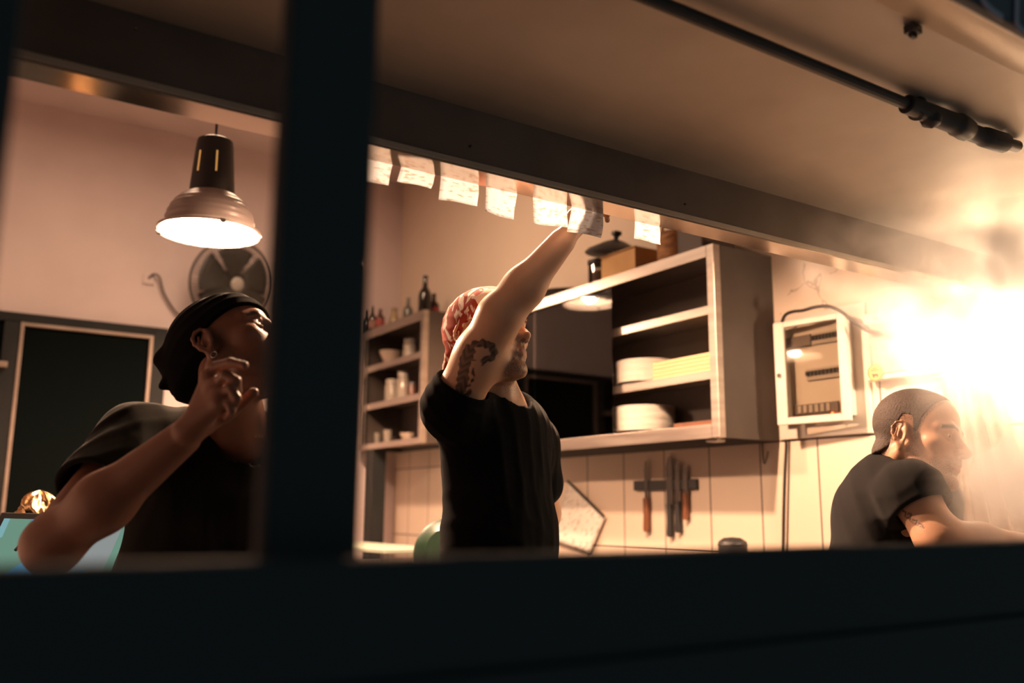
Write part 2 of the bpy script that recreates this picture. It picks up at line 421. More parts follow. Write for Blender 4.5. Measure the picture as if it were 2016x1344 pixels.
TK = [  # top-left x, top-right x, bottom-left px, bottom-right px, label
    ((690, 300), (773, 320), (700, 347), (766, 364), 'white order ticket at the left end of the rail, next to the dark window post'),
    ((790, 323), (857, 340), (786, 354), (849, 371), 'short white order ticket, second on the rail from the window post'),
    ((868, 343), (942, 360), (864, 393), (941, 405), 'wide square order ticket, third on the rail from the window post'),
    ((957, 365), (1018, 379), (953, 416), (1014, 431), 'narrow creased order ticket, fourth on the rail from the window post'),
    ((1049, 388), (1116, 403), (1054, 438), (1119, 447), 'white order ticket in front of the raised wrist'),
    ((1126, 405), (1188, 419), (1121, 454), (1184, 468), 'order ticket half shaded by the hand reaching behind it'),
    ((1250, 434), (1298, 446), (1247, 470), (1303, 481), 'small order ticket hanging alone, furthest along the rail'),
]
for i, (a, b, c, d, lab) in enumerate(TK):
    tl, tr_ = onY(*a, YT), onY(*b, YT)
    tl[2] = tr_[2] = ZL + 0.0005
    bl, br = onY(*c, YT), onY(*d, YT)
    ph = i * 1.7
    def f(u, v):
        p = (tl * (1 - u) + tr_ * u) * (1 - v) + (bl * (1 - u) + br * u) * v
        p = p + np.array([0, (0.004 * math.sin(2.2 * u + ph) + 0.003 * math.sin(5 * u * v + ph)) * v + 0.003 * v * v, 0.0]); return p
    bm = sheet(NB(), f, 8, 8)
    o = tag(obj('order_ticket', bm, M_ticket, smooth='full'), lab, 'ticket', 'order tickets on the hood rail'); solid(o, 0.0002)
fl = onY(688, 300, YT + 0.012)
bm = sheet(NB(), lambda u, v: np.array([0.560 + 0.045 * u - 0.004 * v, YT + 0.016 + 0.01 * v * u, ZL - 0.006 - 0.022 * v - 0.006 * u * v]), 5, 5)
o = tag(obj('order_ticket', bm, mat('carbon copy paper', (0.10, 0.07, 0.065), 0.8), smooth='full'), 'dark carbon slip tucked behind the leftmost white order ticket', 'ticket', 'order tickets on the hood rail'); solid(o, 0.0003)
o.location = V(onY(701, 326, YT + 0.016) - np.array([0.582, YT + 0.016, ZL - 0.017]))

# ------------------------------------------------------------------ pendant lamps
def shade_material():
    m = bpy.data.materials.new('ribbed prismatic shade'); m.use_nodes = True
    nt = m.node_tree; N = nt.nodes; L = nt.links; b = N['Principled BSDF']
    b.inputs['Base Color'].default_value = (0.34, 0.285, 0.27, 1); b.inputs['Roughness'].default_value = 0.35
    tl = N.new('ShaderNodeBsdfTranslucent'); tl.inputs[0].default_value = (0.8, 0.66, 0.56, 1)
    mx = N.new('ShaderNodeMixShader'); mx.inputs[0].default_value = 0.03
    L.new(b.outputs[0], mx.inputs[1]); L.new(tl.outputs[0], mx.inputs[2]); L.new(mx.outputs[0], N['Material Output'].inputs[0])
    return m
M_shade = shade_material()
M_refl = mat('white lamp reflector', (0.9, 0.88, 0.84), 0.5)
M_slot = emit('lit vent slot', (1.0, 0.45, 0.12), 0.55)
def pendant(loc, label, cordtop):
    t = thing('pendant_lamp', label, 'pendant lamp', loc, 0, 'ribbed pendant lamps')
    prof = [(0.1585, 0.0), (0.160, 0.004), (0.1585, 0.010), (0.150, 0.013), (0.140, 0.017)]
    for k in range(1, 41):
        s = k / 40; a = s * math.pi / 2 * 0.86
        r = 0.1385 * math.cos(a) ** 0.75 + 0.0016 * math.sin(k * 2 * math.pi / 5); z = 0.017 + 0.121 * math.sin(a) / math.sin(math.pi / 2 * 0.86)
        prof.append((max(r, 0.066), z))
    obj('shade', lathe(NB(), prof, seg=64, cap=False), M_shade, t, smooth='full')
    inn = [(max(r - 0.004, 0.05), z + 0.002) for r, z in prof]; inn.append((0.012, 0.142))
    obj('reflector', lathe(NB(), inn, seg=64, cap=False), M_refl, t, smooth='full')
    obj('socket_cover', lathe(NB(), [(0.069, 0.132), (0.070, 0.138), (0.0585, 0.300), (0.056, 0.312), (0.045, 0.318), (0.008, 0.321)], seg=40), M_blackpl, t, smooth=True)
    for a in (-1.70, -2.60, 0.1, 1.4):
        M = Matrix.Rotation(a, 4, 'Z') @ Matrix.Translation((0.0635, 0, 0.225)) @ Matrix.Rotation(-0.07, 4, 'Y')
        obj('vent_slot', box(NB(), (-0.002, -0.0026, -0.035), (0.0022, 0.0026, 0.035), M), M_slot, t)
    obj('bulb', lathe(NB(), [(0.004, 0.02), (0.022, 0.026), (0.032, 0.045), (0.030, 0.062), (0.018, 0.085), (0.014, 0.10), (0.014, 0.138)], seg=20), M_bulbglass, t, smooth='full')
    obj('cord', cyl(NB(), (0, 0, 0.320), (0, 0, cordtop - loc[2]), 0.0042, seg=8), M_cable, t, smooth=True)
    for a in (0.5, 2.6, 4.7):
        obj('rim_clip', box(NB(), (0.150, -0.008, -0.003), (0.163, 0.008, 0.008), Matrix.Rotation(a, 4, 'Z')), M_blackpl, t)
    return t
M_bulbglass = glass_mat('bulb glass', (1, 0.98, 0.93), 1.2, 0.08)
pendant(LAMP_A, 'lit pendant lamp with black cap and ribbed shade hanging in front of the wall fan', ZC)
pendant(LAMP_B, 'lit ribbed pendant lamp further back, behind the dark window post', ZC)
pendant(LAMP_C, 'lit ribbed pendant lamp behind the hood, above the man with the red bandana', ZC)

# ceiling batten above the kitchen aisle
cl = thing('ceiling_batten', 'long ceiling batten lamp hidden from here by the hood', 'ceiling lamp', (CEIL_LAMP[0], CEIL_LAMP[1], ZC - 0.001))
obj('housing', box(NB(), (-0.62, -0.05, -0.058), (0.62, 0.05, 0.0)), M_white, cl, bevel=0.004)
obj('tube', cyl(NB(), (-0.58, 0, -0.075), (0.58, 0, -0.075), 0.013, seg=12), M_bulbglass, cl, smooth=True)

# bulbs under the hood: the one in the steam and the added fill
def hood_bulb(loc, ztop, label):
    wl = thing('work_lamp', label, 'work lamp', loc, 0, 'bulbs under the hood')
    obj('stem', cyl(NB(), (0, 0, 0.09), (0, 0, ztop - loc[2] - 0.002), 0.0035, seg=10), M_steel, wl, smooth=True)
    obj('socket', lathe(NB(), [(0.013, 0.055), (0.0145, 0.06), (0.012, 0.088), (0.004, 0.091)], seg=20), M_steel, wl, smooth=True)
    obj('bulb', lathe(NB(), [(0.004, -0.058), (0.03, -0.05), (0.052, -0.02), (0.055, 0.005), (0.040, 0.030), (0.016, 0.050), (0.012, 0.058)], seg=24), M_bulbglass, wl, smooth='full')
hood_bulb(STEAM_LAMP, ZS, 'blindingly bright bulb in the thick of the steam under the hood')
hood_bulb(HOOD_FILL, ZS, 'added unseen fill bulb under the hood right of the steam, beyond the leaning man')

# ------------------------------------------------------------------ wall fan
FC = onY(457, 557, YB - 0.20); FR = 0.252
fan = thing('wall_fan', 'round caged fan mounted on the back wall behind the pendant lamp', 'fan', FC)
M_fan = mat('dark fan wire', (0.07, 0.065, 0.06), 0.45, 0.3); M_fanb = mat('smoky fan blade', (0.045, 0.042, 0.04), 0.4)
fr = Matrix.Rotation(math.radians(8), 4, 'Z') @ Matrix.Rotation(math.radians(90 + 14), 4, 'X')     # fan axis towards the room, tipped down
def rot(o): o.matrix_basis = fr; return o
g = NB()
for k in range(72):
    a = 2 * math.pi * k / 72; ca, sa = math.cos(a), math.sin(a)
    tube(g, [(0.04 * ca, 0.04 * sa, 0.075), (0.13 * ca, 0.13 * sa, 0.07), (0.215 * ca, 0.215 * sa, 0.045), (FR * ca, FR * sa, 0.0)], 0.0021, 4, 3)
    tube(g, [(FR * ca, FR * sa, 0.0), (0.2 * ca, 0.2 * sa, -0.07), (0.08 * ca, 0.08 * sa, -0.085)], 0.0021, 4, 3)
rot(obj('guard', g, M_fan, fan, smooth='full'))
g = NB()
for R_, z, r in ((FR, 0.0, 0.007), (0.19, 0.054, 0.002)):
    tube(g, [(R_ * math.cos(a), R_ * math.sin(a), z) for a in np.linspace(0, 2 * math.pi, 49)], r, 8, 0)
rot(obj('guard_ring', g, M_fan, fan, smooth='full'))
rot(obj('hub', lathe(NB(), [(0.001, 0.084), (0.03, 0.082), (0.042, 0.074), (0.042, 0.066)], seg=28), mat('grey fan badge', (0.35, 0.32, 0.30), 0.4), fan, smooth=True))
for k in range(5):
    def bl(u, v, a0=2 * math.pi * k / 5 + 0.4):
        r = 0.03 + 0.185 * u; a = a0 + (v - 0.5) * (1.14 + 0.08 * math.sin(3 * u)); return (r * math.cos(a), r * math.sin(a), 0.02 + 0.045 * (v - 0.5))
    o = rot(obj('blade', sheet(NB(), bl, 10, 8), M_fanb, fan, smooth='full')); solid(o, 0.002)
rot(obj('motor', lathe(NB(), [(0.03, -0.085), (0.07, -0.085), (0.075, -0.12), (0.06, -0.16), (0.001, -0.17)], seg=28), M_fanb, fan, smooth=True))
mb = NB(); box(mb, (-0.03, 0.12, -0.05), (0.03, 0.2, 0.05)); box(mb, (-0.06, 0.185, -0.11), (0.06, 0.199, 0.11)); obj('wall_bracket', mb, M_fanb, fan, bevel=0.004)
cb = NB(); tube(cb, [onY(x, y, YB - d) for x, y, d in ((292, 548, .012), (303, 540, .03), (314, 546, .04), (322, 574, .03), (338, 603, .03), (352, 619, .03), (368, 619, .04), (385, 607, .06), (402, 592, .1), (425, 575, .15))], 0.0065, 8, 6)
wpar(obj('cord', cb, mat('grey cord', (0.10, 0.085, 0.08), 0.6), fan, smooth='full'))
sk = onY(292, 550, YB); wpar(obj('wall_socket', box(NB(), sk + np.array([-0.03, -0.014, -0.03]), sk + np.array([0.03, 0, 0.03])), M_plaster, fan, bevel=0.003))
# ------------------------------------------------------------------ steel wall cabinets
M_inner = mat('dull grey cabinet back', (0.10, 0.085, 0.075), 0.6)
def cabinet(label, y0, y1, zb, zbh, shelves, zt, zth, doors, posts=(), leg=None):
    """y0 = end nearest the hood, fronts at XC; shelf tuples are (top z, lip bottom z)"""
    t = thing('wall_cabinet', label, 'cabinet', (XC + 0.15, (y0 + y1) / 2, zb), 0, 'steel wall cabinets')
    def P(n, bm, m=M_steel, **k): return wpar(obj(n, bm, m, t, **k))
    e = 0.0015
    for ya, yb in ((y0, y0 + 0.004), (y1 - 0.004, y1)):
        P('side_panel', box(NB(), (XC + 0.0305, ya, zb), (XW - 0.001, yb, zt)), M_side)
    P('front_stile', box(NB(), (XC - 0.004, y0, zb), (XC + 0.03, y0 + 0.036, zt)), bevel=0.002)
    P('front_stile', box(NB(), (XC - 0.004, y1 - 0.036, zb), (XC + 0.03, y1, zt)), bevel=0.002)
    P('back_panel', box(NB(), (XW - 0.006, y0 + 0.004, zb + e), (XW - 0.002, y1 - 0.004, zt - e)), M_inner)
    def panel(n, ztop, zbot, x0):
        bm = NB(); box(bm, (x0, y0 + 0.037, zbot), (x0 + 0.003, y1 - 0.037, ztop)); box(bm, (x0 + 0.003, y0 + 0.0045, ztop - 0.003), (XW - 0.007, y1 - 0.0045, ztop))
        P(n, bm, bevel=0.0008)
    panel('top_panel', zt, zth, XC - 0.004); panel('bottom_panel', zbh, zb, XC - 0.004)
    for a, b in shelves: panel('shelf', a, b, XC + 0.030)
    for i, (a, b) in enumerate(doors):
        P('glass_door', box(NB(), (XC + 0.006 + 0.009 * i, a, zb + 0.048), (XC + 0.010 + 0.009 * i, b, zt - 0.044)), M_pane)
    if leg: P('support_post', box(NB(), (XC, leg[0], -0.0995), (XC + 0.09, leg[1], zb - 0.001)), M_frame, bevel=0.003)
    return t
SH1, SH2, SB = 1.9417, 1.7017, 1.5027
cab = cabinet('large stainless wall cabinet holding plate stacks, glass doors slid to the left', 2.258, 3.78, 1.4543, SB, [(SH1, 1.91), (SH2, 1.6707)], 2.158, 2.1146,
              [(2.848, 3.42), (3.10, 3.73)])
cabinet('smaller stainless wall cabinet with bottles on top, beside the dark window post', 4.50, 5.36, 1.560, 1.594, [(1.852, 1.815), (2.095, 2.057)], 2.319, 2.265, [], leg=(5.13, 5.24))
bt = NB(); lathe(bt, [(0.02, 0), (0.026, 0.004), (0.026, 0.012), (0.012, 0.016)], seg=16)
o = wpar(obj('lamp_puck', box(NB(), (XC + 0.02, 2.30, 1.443), (XC + 0.07, 2.35, 1.4535)), M_white, cab, bevel=0.003))

# plates: one plate, then copies
def plate_mesh(R):
    prof = [(0.001, 0.003), (R * 0.55, 0.003), (R * 0.57, 0.0), (R * 0.60, 0.0), (R * 0.62, 0.004), (R * 0.84, 0.0085), (R * 0.965, 0.0165), (R, 0.0182), (R * 0.985, 0.0205), (R * 0.63, 0.0085), (0.001, 0.0075)]
    return lathe(NB(), prof, seg=48)
proto_plate = obj('dinner_plate', plate_mesh(0.124), M_ceramic, smooth='full')
def plate_stack(x, y, z, n, label, group, first=None):
    for k in range(n):
        o = first if (first and k == 0) else proto_plate.copy()
        if o is not first: COL.objects.link(o)
        o.location = (x + 0.0014 * math.sin(k * 2.1), y + 0.0014 * math.cos(k * 1.7), z + 0.0009 + k * 0.0096)
        tag(o, label, 'plate', group)
p1 = onX(1271, 846, XC + 0.165); p2 = onX(1270, 738, XC + 0.165)
plate_stack(XC + 0.165, p1[1], SB, 11, 'white dinner plate in the stack on the bottom shelf of the large cabinet', 'plates on the bottom shelf', proto_plate)
plate_stack(XC + 0.170, p2[1], SH2, 10, 'white dinner plate in the stack on the middle shelf, half behind the wooden boards', 'plates on the middle shelf')
# wooden boards
yb0 = onX(1283, 720, XC + 0.05)[1]
for k in range(5):
    o = obj('wooden_board', box(NB(), (-0.13, -0.16, 0), (0.13, 0.16, 0.0138)), M_wood, bevel=0.002)
    o.location = (XC + 0.045 + 0.14, yb0 - 0.16 + 0.003 * math.sin(k * 2.4), SH2 + 0.0008 + k * 0.0146); o.rotation_euler = (0, 0, 0.008 * math.sin(k * 3))
    tag(o, 'light wooden board in the stack beside the plates on the middle shelf', 'board', 'light wooden boards')
# white pot with lid
pp = onX(1180, 752, XC + 0.12)
pot = thing('lidded_pot', 'white lidded pot behind the sliding glass, left of the middle plate stack', 'pot', (XC + 0.12, pp[1], SH2))
obj('body', lathe(NB(), [(0.001, 0.001), (0.048, 0.001), (0.056, 0.01), (0.062, 0.075), (0.066, 0.082), (0.062, 0.082), (0.056, 0.07), (0.05, 0.01), (0.001, 0.008)], seg=36), M_ceramic, pot, smooth=True)
obj('lid', lathe(NB(), [(0.060, 0.083), (0.062, 0.086), (0.03, 0.096), (0.006, 0.099), (0.006, 0.106), (0.012, 0.112), (0.010, 0.122), (0.001, 0.124)], seg=36), M_ceramic, pot, smooth=True)
pd = onX(1175, 848, XC + 0.10)
tag(obj('serving_dish', lathe(NB(), [(0.001, 0.001), (0.07, 0.001), (0.09, 0.03), (0.098, 0.034), (0.094, 0.036), (0.07, 0.006), (0.001, 0.005)], (XC + 0.12, pd[1], SB), 40), M_ceramic, smooth=True),
    'shallow white dish on the bottom shelf, left of the plate stack', 'dish')
tb = NB(); yt = onX(1330, 832, XC + 0.06)[1]
box(tb, (XC + 0.05, 2.31, SB + 0.001), (XC + 0.28, yt, SB + 0.009)); box(tb, (XC + 0.05, 2.31, SB + 0.009), (XC + 0.06, yt, SB + 0.022)); box(tb, (XC + 0.27, 2.31, SB + 0.009), (XC + 0.28, yt, SB + 0.022))
tag(obj('wooden_tray', tb, M_brown, bevel=0.001), 'flat brown wooden tray on the bottom shelf, right of the plate stack', 'tray')

# things on top of the large cabinet
ZT = 2.158
jx = XC + 0.10; jp = onX(1180, 548, jx)
jar = thing('glass_canister', 'clear glass canister with a black lid on top of the large cabinet', 'jar', (jx, jp[1], ZT))
obj('glass', lathe(NB(), [(0.001, 0.001), (0.046, 0.001), (0.05, 0.006), (0.05, 0.10), (0.044, 0.112), (0.041, 0.112), (0.046, 0.10), (0.046, 0.008), (0.001, 0.006)], seg=32), M_clear, jar, smooth=True)
obj('contents', lathe(NB(), [(0.001, 0.007), (0.044, 0.008), (0.044, 0.075), (0.001, 0.079)], seg=24), mat('pale flour', (0.62, 0.58, 0.55), 0.9), jar, smooth=True)
obj('lid', lathe(NB(), [(0.044, 0.1125), (0.052, 0.113), (0.052, 0.128), (0.03, 0.134), (0.001, 0.135)], seg=32), M_blackpl, jar, smooth=True)
bx = onX(1243, 520, jx)
wb = thing('cardboard_box', 'brown cardboard box on top of the large cabinet, beside the glass canister', 'box', (jx + 0.02, bx[1], ZT))
obj('body', box(NB(), (-0.09, -0.105, 0.001), (0.035, 0.115, 0.105)), M_card, wb, bevel=0.003)
obj('flap', box(NB(), (-0.095, -0.108, 0.1055), (0.04, 0.12, 0.109)), M_card, wb)
li = onX(1205, 497, jx)
ld = thing('iron_pan_lid', 'black cone-shaped pan lid lying across the canister and the cardboard box', 'lid', (jx + 0.02, onX(1203, 497, jx)[1], ZT + 0.137))
Mt = Matrix.Rotation(math.radians(9), 4, 'X')
obj('cone', lathe(NB(), [(0.001, 0.0), (0.128, 0.0), (0.132, 0.006), (0.118, 0.022), (0.05, 0.058), (0.022, 0.068), (0.001, 0.07)], seg=40, M=Mt), M_blackpl, ld, smooth=True)
obj('knob', lathe(NB(), [(0.010, 0.069), (0.012, 0.085), (0.024, 0.094), (0.022, 0.106), (0.001, 0.112)], seg=24, M=Mt), M_blackpl, ld, smooth=True)
wk = onX(1312, 500, jx)
ba = thing('wicker_basket', 'round brown wicker basket on top of the large cabinet, above the plates', 'basket', (jx + 0.06, wk[1], ZT))
obj('basket_body', lathe(NB(), [(0.001, 0.001), (0.070, 0.001), (0.082, 0.05), (0.083, 0.14), (0.086, 0.148), (0.079, 0.148), (0.075, 0.05), (0.001, 0.012)], seg=36), M_wicker, ba, smooth=True)
hb = NB(); tube(hb, [(0.080 * math.cos(a), 0.0, 0.145 + 0.09 * math.sin(a)) for a in np.linspace(0, math.pi, 9)], 0.006, 8, 4); obj('handle', hb, M_wicker, ba, smooth='full')
dk = onX(1274, 512, jx + 0.1)
tag(obj('storage_tub', lathe(NB(), [(0.001, 0.001), (0.05, 0.001), (0.056, 0.10), (0.060, 0.102), (0.060, 0.11), (0.02, 0.115), (0.001, 0.115)], (jx + 0.135, dk[1], ZT), 32), M_blackpl, smooth=True), 'dark round tub between the cardboard box and the wicker basket', 'tub')
db = onX(1367, 490, jx)
tag(obj('storage_case', box(NB(), (jx - 0.04, db[1] - 0.085, ZT + 0.001), (jx + 0.14, db[1] + 0.055, ZT + 0.15)), mat('dark brown case', (0.05, 0.03, 0.022), 0.6), bevel=0.008), 'dark brown case at the right end of the large cabinet top', 'case')
tp = onX(1098, 574, jx)
tt = NB(); lathe(tt, [(0.001, 0.001), (0.16, 0.001), (0.185, 0.030), (0.19, 0.030), (0.19, 0.034), (0.182, 0.034), (0.155, 0.006), (0.001, 0.006)], (jx + 0.06, tp[1], ZT), 40)
tag(obj('steel_tray', tt, M_blackpl, smooth=True), 'dark round tray at the left end of the large cabinet top', 'tray')

# bottles and jars of the smaller cabinet
def bottle(px, base, top, rpx, colr, label, shelf_z, kind='bottle', lab=None, cap=None, X=XC + 0.13, body_mat=None, cone=False, gr='bottles on the smaller cabinet'):
    p = onX(px, base, X); d = float((p - CAM) @ FWD); h = (base - top) * d / FPX; r = rpx * d / FPX
    t = thing(kind, label, kind.split('_')[-1], (X, p[1], shelf_z + 0.0008), 0, gr)
    m = body_mat or mat('bottle glass', colr, 0.12)
    if cone: prof = [(0.001, 0), (r, 0), (r * 1.02, 0.006), (r * 0.35, h * 0.72), (r * 0.30, h * 0.9), (r * 0.38, h * 0.93), (r * 0.38, h)]
    elif kind == 'glass_jar': prof = [(0.001, 0), (r * 0.95, 0), (r, 0.006), (r, h * 0.72), (r * 0.85, h * 0.8), (r * 0.85, h * 0.84)]
    elif kind == 'drinking_glass': prof = [(0.001, 0), (r * 0.75, 0), (r, h), (r * 0.94, h), (r * 0.7, 0.008), (0.001, 0.008)]
    elif kind == 'serving_bowl': prof = [(0.001, 0), (r * 0.5, 0), (r * 0.95, h * 0.8), (r, h), (r * 0.94, h), (r * 0.5, 0.01), (0.001, 0.008)]
    else: prof = [(0.001, 0), (r * 0.95, 0), (r, 0.006), (r, h * 0.52), (r * 0.85, h * 0.60), (r * 0.38, h * 0.72), (r * 0.33, h * 0.95)]
    obj('body', lathe(NB(), prof, seg=24), m, t, smooth=True)
    if lab: obj('paper_label', lathe(NB(), [(r * 1.01, h * 0.12), (r * 1.012, h * 0.13), (r * 1.012, h * 0.44), (r * 1.01, h * 0.45)], seg=24, cap=False), mat('bottle label', lab, 0.7), t, smooth=True)
    if cap: 
        rt = r * 0.9 if kind == 'glass_jar' else r * 0.40
        obj('cap', lathe(NB(), [(rt, h * (0.845 if kind == 'glass_jar' else 0.952)), (rt, h * 0.995), (rt * 0.9, h)], seg=20), mat('bottle cap', cap, 0.4), t, smooth=True)
    return t
Z2 = 2.319
bottle(719, 650, 602, 8, (0.010, 0.014, 0.012), 'dark slim bottle nearest the window post on the smaller cabinet', Z2, cap=(0.02, 0.02, 0.02), X=XC + 0.035)
bottle(732, 645, 594, 8, (0.020, 0.012, 0.008), 'dark brown bottle with a pale label, second from the window post', Z2, lab=(0.35, 0.20, 0.16), cap=(0.05, 0.02, 0.02), X=XC + 0.035)
bottle(748, 640, 600, 9, (0.06, 0.012, 0.010), 'small dark bottle with a reddish label, third from the window post', Z2, lab=(0.30, 0.06, 0.05), cap=(0.15, 0.12, 0.10), X=XC + 0.035)
bottle(776, 634, 590, 16, (0.30, 0.22, 0.10), 'pale cone-shaped oil flask on the smaller cabinet', Z2, kind='oil_flask', cone=True, body_mat=mat('pale flask glass', (0.34, 0.24, 0.12), 0.2))
bottle(803, 624, 568, 10, (0.10, 0.10, 0.085), 'greyish clear bottle beside the pale oil flask', Z2, cap=(0.25, 0.22, 0.2))
bottle(836, 612, 530, 13, (0.012, 0.010, 0.008), 'tallest dark wine bottle at the right end of the smaller cabinet', Z2, X=XC + 0.09, cap=(0.015, 0.015, 0.015))
bottle(854, 611, 560, 11, (0.020, 0.008, 0.008), 'short dark bottle with a red label at the right end of the smaller cabinet', Z2, X=XC + 0.17, lab=(0.28, 0.035, 0.035), cap=(0.03, 0.02, 0.02))
G2 = 'jars and glasses inside the smaller cabinet'
gj = mat('jar glass', (0.30, 0.26, 0.22), 0.15)
bottle(770, 722, 694, 24, None, 'pale bowl on the upper shelf of the smaller cabinet', 2.095, kind='serving_bowl', body_mat=mat('beige bowl', (0.42, 0.33, 0.26), 0.4), gr=G2)
bottle(733, 732, 712, 15, None, 'dark bowl on the upper shelf of the smaller cabinet', 2.095, kind='serving_bowl', body_mat=M_brown, gr=G2)
bottle(806, 712, 670, 13, None, 'glass jar on the upper shelf of the smaller cabinet, beside the stile', 2.095, kind='glass_jar', body_mat=gj, cap=(0.3, 0.28, 0.25), gr=G2)
bottle(771, 789, 742, 14, None, 'squat glass jar on the middle shelf of the smaller cabinet', 1.852, kind='glass_jar', body_mat=gj, cap=(0.4, 0.36, 0.32), gr=G2)
bottle(793, 782, 724, 12, None, 'taller glass jar on the middle shelf of the smaller cabinet', 1.852, kind='glass_jar', body_mat=gj, cap=(0.45, 0.42, 0.38), gr=G2)
bottle(811, 778, 745, 9, None, 'dark spice jar at the right of the middle shelf of the smaller cabinet', 1.852, kind='glass_jar', body_mat=mat('spice', (0.08, 0.03, 0.02), 0.4), cap=(0.05, 0.05, 0.05), gr=G2)
bottle(726, 865, 836, 8, None, 'small glass at the left of the bottom shelf of the smaller cabinet', 1.594, kind='drinking_glass', body_mat=gj, gr=G2)
bottle(741, 864, 838, 8, None, 'small glass, second from the left on the bottom shelf of the smaller cabinet', 1.594, kind='drinking_glass', body_mat=gj, gr=G2)
bottle(763, 861, 832, 9, None, 'tall glass in the middle of the bottom shelf of the smaller cabinet', 1.594, kind='drinking_glass', body_mat=gj, gr=G2)
bottle(803, 858, 840, 16, None, 'pale bowl on the bottom shelf of the smaller cabinet', 1.594, kind='serving_bowl', body_mat=mat('beige bowl', (0.42, 0.33, 0.26), 0.4), gr=G2)

# ------------------------------------------------------------------ magnetic knife strip and knives
s0, s1 = onX(1253, 956, XW), onX(1376, 956, XW)
tag(obj('knife_strip', box(NB(), (XW - 0.018, s1[1], s0[2] - 0.021), (XW - 0.0005, s0[1], s0[2] + 0.021)), M_blackpl, bevel=0.002), 'black magnetic strip on the tiled wall holding the knives', 'knife rack')
def knife(x, ytip, yh0, yh1, wb, wh, hm, label):
    X = XW - 0.019
    a, h0, h1 = onX(x, ytip, X), onX(x, yh0, X), onX(x, yh1, X)
    t = thing('kitchen_knife', label, 'knife', (X, h0[1], h0[2]), 0, 'knives on the magnetic strip')
    zt, zb_ = a[2] - h0[2], h1[2] - h0[2]; k = 3.45 / FPX; b, hh = wb * k / 2, wh * k / 2
    bl = NB(); prism(bl, [(-b, 0.0), (b, 0.0), (b, zt * 0.72), (b * 0.55, zt * 0.9), (-b * 0.9, zt), (-b, zt * 0.95)], 0, -0.0022, -0.0002)
    obj('blade', bl, M_blade, t)
    hd = NB(); prism(hd, [(-hh, 0.004), (hh, 0.004), (hh * 0.82, zb_ * 0.5), (hh * 1.1, zb_ * 0.93), (hh * 0.7, zb_), (-hh * 0.7, zb_), (-hh, zb_ * 0.9)], 0, -0.012, 0.008)
    obj('handle', hd, hm, t, bevel=0.003)
knife(1273, 902, 982, 1047, 11, 14, M_brown, 'knife with a reddish brown handle, apart at the left of the magnetic strip')
knife(1319, 892, 994, 1057, 19, 13, M_blackpl, 'broad-bladed knife with the lowest hanging black handle on the strip')
knife(1335, 904, 988, 1048, 12, 12, M_blackpl, 'narrow knife with a black handle beside the broad-bladed knife')
knife(1350, 914, 972, 1023, 12, 10, M_brown, 'short knife with a dark brown handle at the right of the strip')

# recipe sheets on the wall
def sheet_material():
    m = mat('printed recipe sheet', (0.7, 0.66, 0.6), 0.4)
    nt, N, L, b = nodes(m); tc = N.new('ShaderNodeTexCoord'); mp = N.new('ShaderNodeMapping'); mp.inputs['Scale'].default_value = (1, 26, 90)
    L.new(tc.outputs['Object'], mp.inputs[0]); n = N.new('ShaderNodeTexNoise'); n.inputs['Scale'].default_value = 1; n.inputs['Detail'].default_value = 1; L.new(mp.outputs[0], n.inputs['Vector'])
    r = N.new('ShaderNodeValToRGB'); r.color_ramp.elements[0].position = 0.56; r.color_ramp.elements[1].position = 0.66
    r.color_ramp.elements[0].color = (0.74, 0.70, 0.64, 1); r.color_ramp.elements[1].color = (0.42, 0.36, 0.32, 1); L.new(n.outputs['Fac'], r.inputs[0]); L.new(r.outputs[0], b.inputs['Base Color'])
    return m
M_sheet = sheet_material()
Xs = XW - 0.02
q = [onX(1121, 947, Xs), onX(1192, 1016, Xs), onX(1160, 1092, Xs), onX(1080, 1060, Xs)]
rs = thing('recipe_sheet', 'printed sheet in a clear sleeve hung askew on the tiles left of the knives', 'sheet of paper', (q[0] + q[2]) / 2)
ang = math.radians(-32); Mx = Matrix.Rotation(ang, 4, 'X')
def rsf(u, v):
    p = (q[0] * (1 - u) + q[1] * u) * (1 - v) + (q[3] * (1 - u) + q[2] * u) * v
    return Mx.inverted() @ (V(p) - V((q[0] + q[2]) / 2) + Vector((0.004 * math.sin(6 * u) * math.sin(4 * v), 0, 0)))
o = obj('paper', sheet(NB(), rsf, 10, 10), M_sheet, rs, smooth='full'); o.matrix_basis = Mx; solid(o, 0.001)
cbm = NB(); tube(cbm, [q[0] + np.array([-0.01, 0, 0]), (q[0] + q[1]) / 2 + np.array([-0.01, 0, 0]), q[1] + np.array([-0.01, 0, 0])], 0.006, 8, 1); wpar(obj('binding_bar', cbm, M_blackpl, rs, smooth=True))

# ------------------------------------------------------------------ electrical boxes and cables
def XYZ(px, py, X): return onX(px, py, X)
db_ = thing('distribution_board', 'white electrical distribution board with a clear window door left ajar', 'electrical box', (XW - 0.05, 2.07, 1.5))
def D(n, bm, m, par=None, **k): return wpar(obj(n, bm, m, par or db_, **k))
D('backing_board', box(NB(), (XW - 0.014, 1.860, 1.4585), (XW - 0.0005, 2.245, 1.905)), M_white, bevel=0.002)
D('box_body', box(NB(), (XW - 0.060, 1.912, 1.520), (XW - 0.0145, 2.205, 1.850)), M_white, bevel=0.004)
hy, hx = 1.893, XW - 0.066                                    # hinge on the right, free edge swung out
a, b_ = onX(1527, 652, XW - 0.105), onX(1548, 838, XW - 0.105)
ang = math.atan2(0.039, a[1] - hy); Wd = (a[1] - hy) / math.cos(ang)
HM = Matrix.Translation((hx, hy, 0)) @ Matrix.Rotation(ang, 4, 'Z')          # local +y runs to the free edge
zb1, zt1 = 1.500, 1.866
dfm = NB()
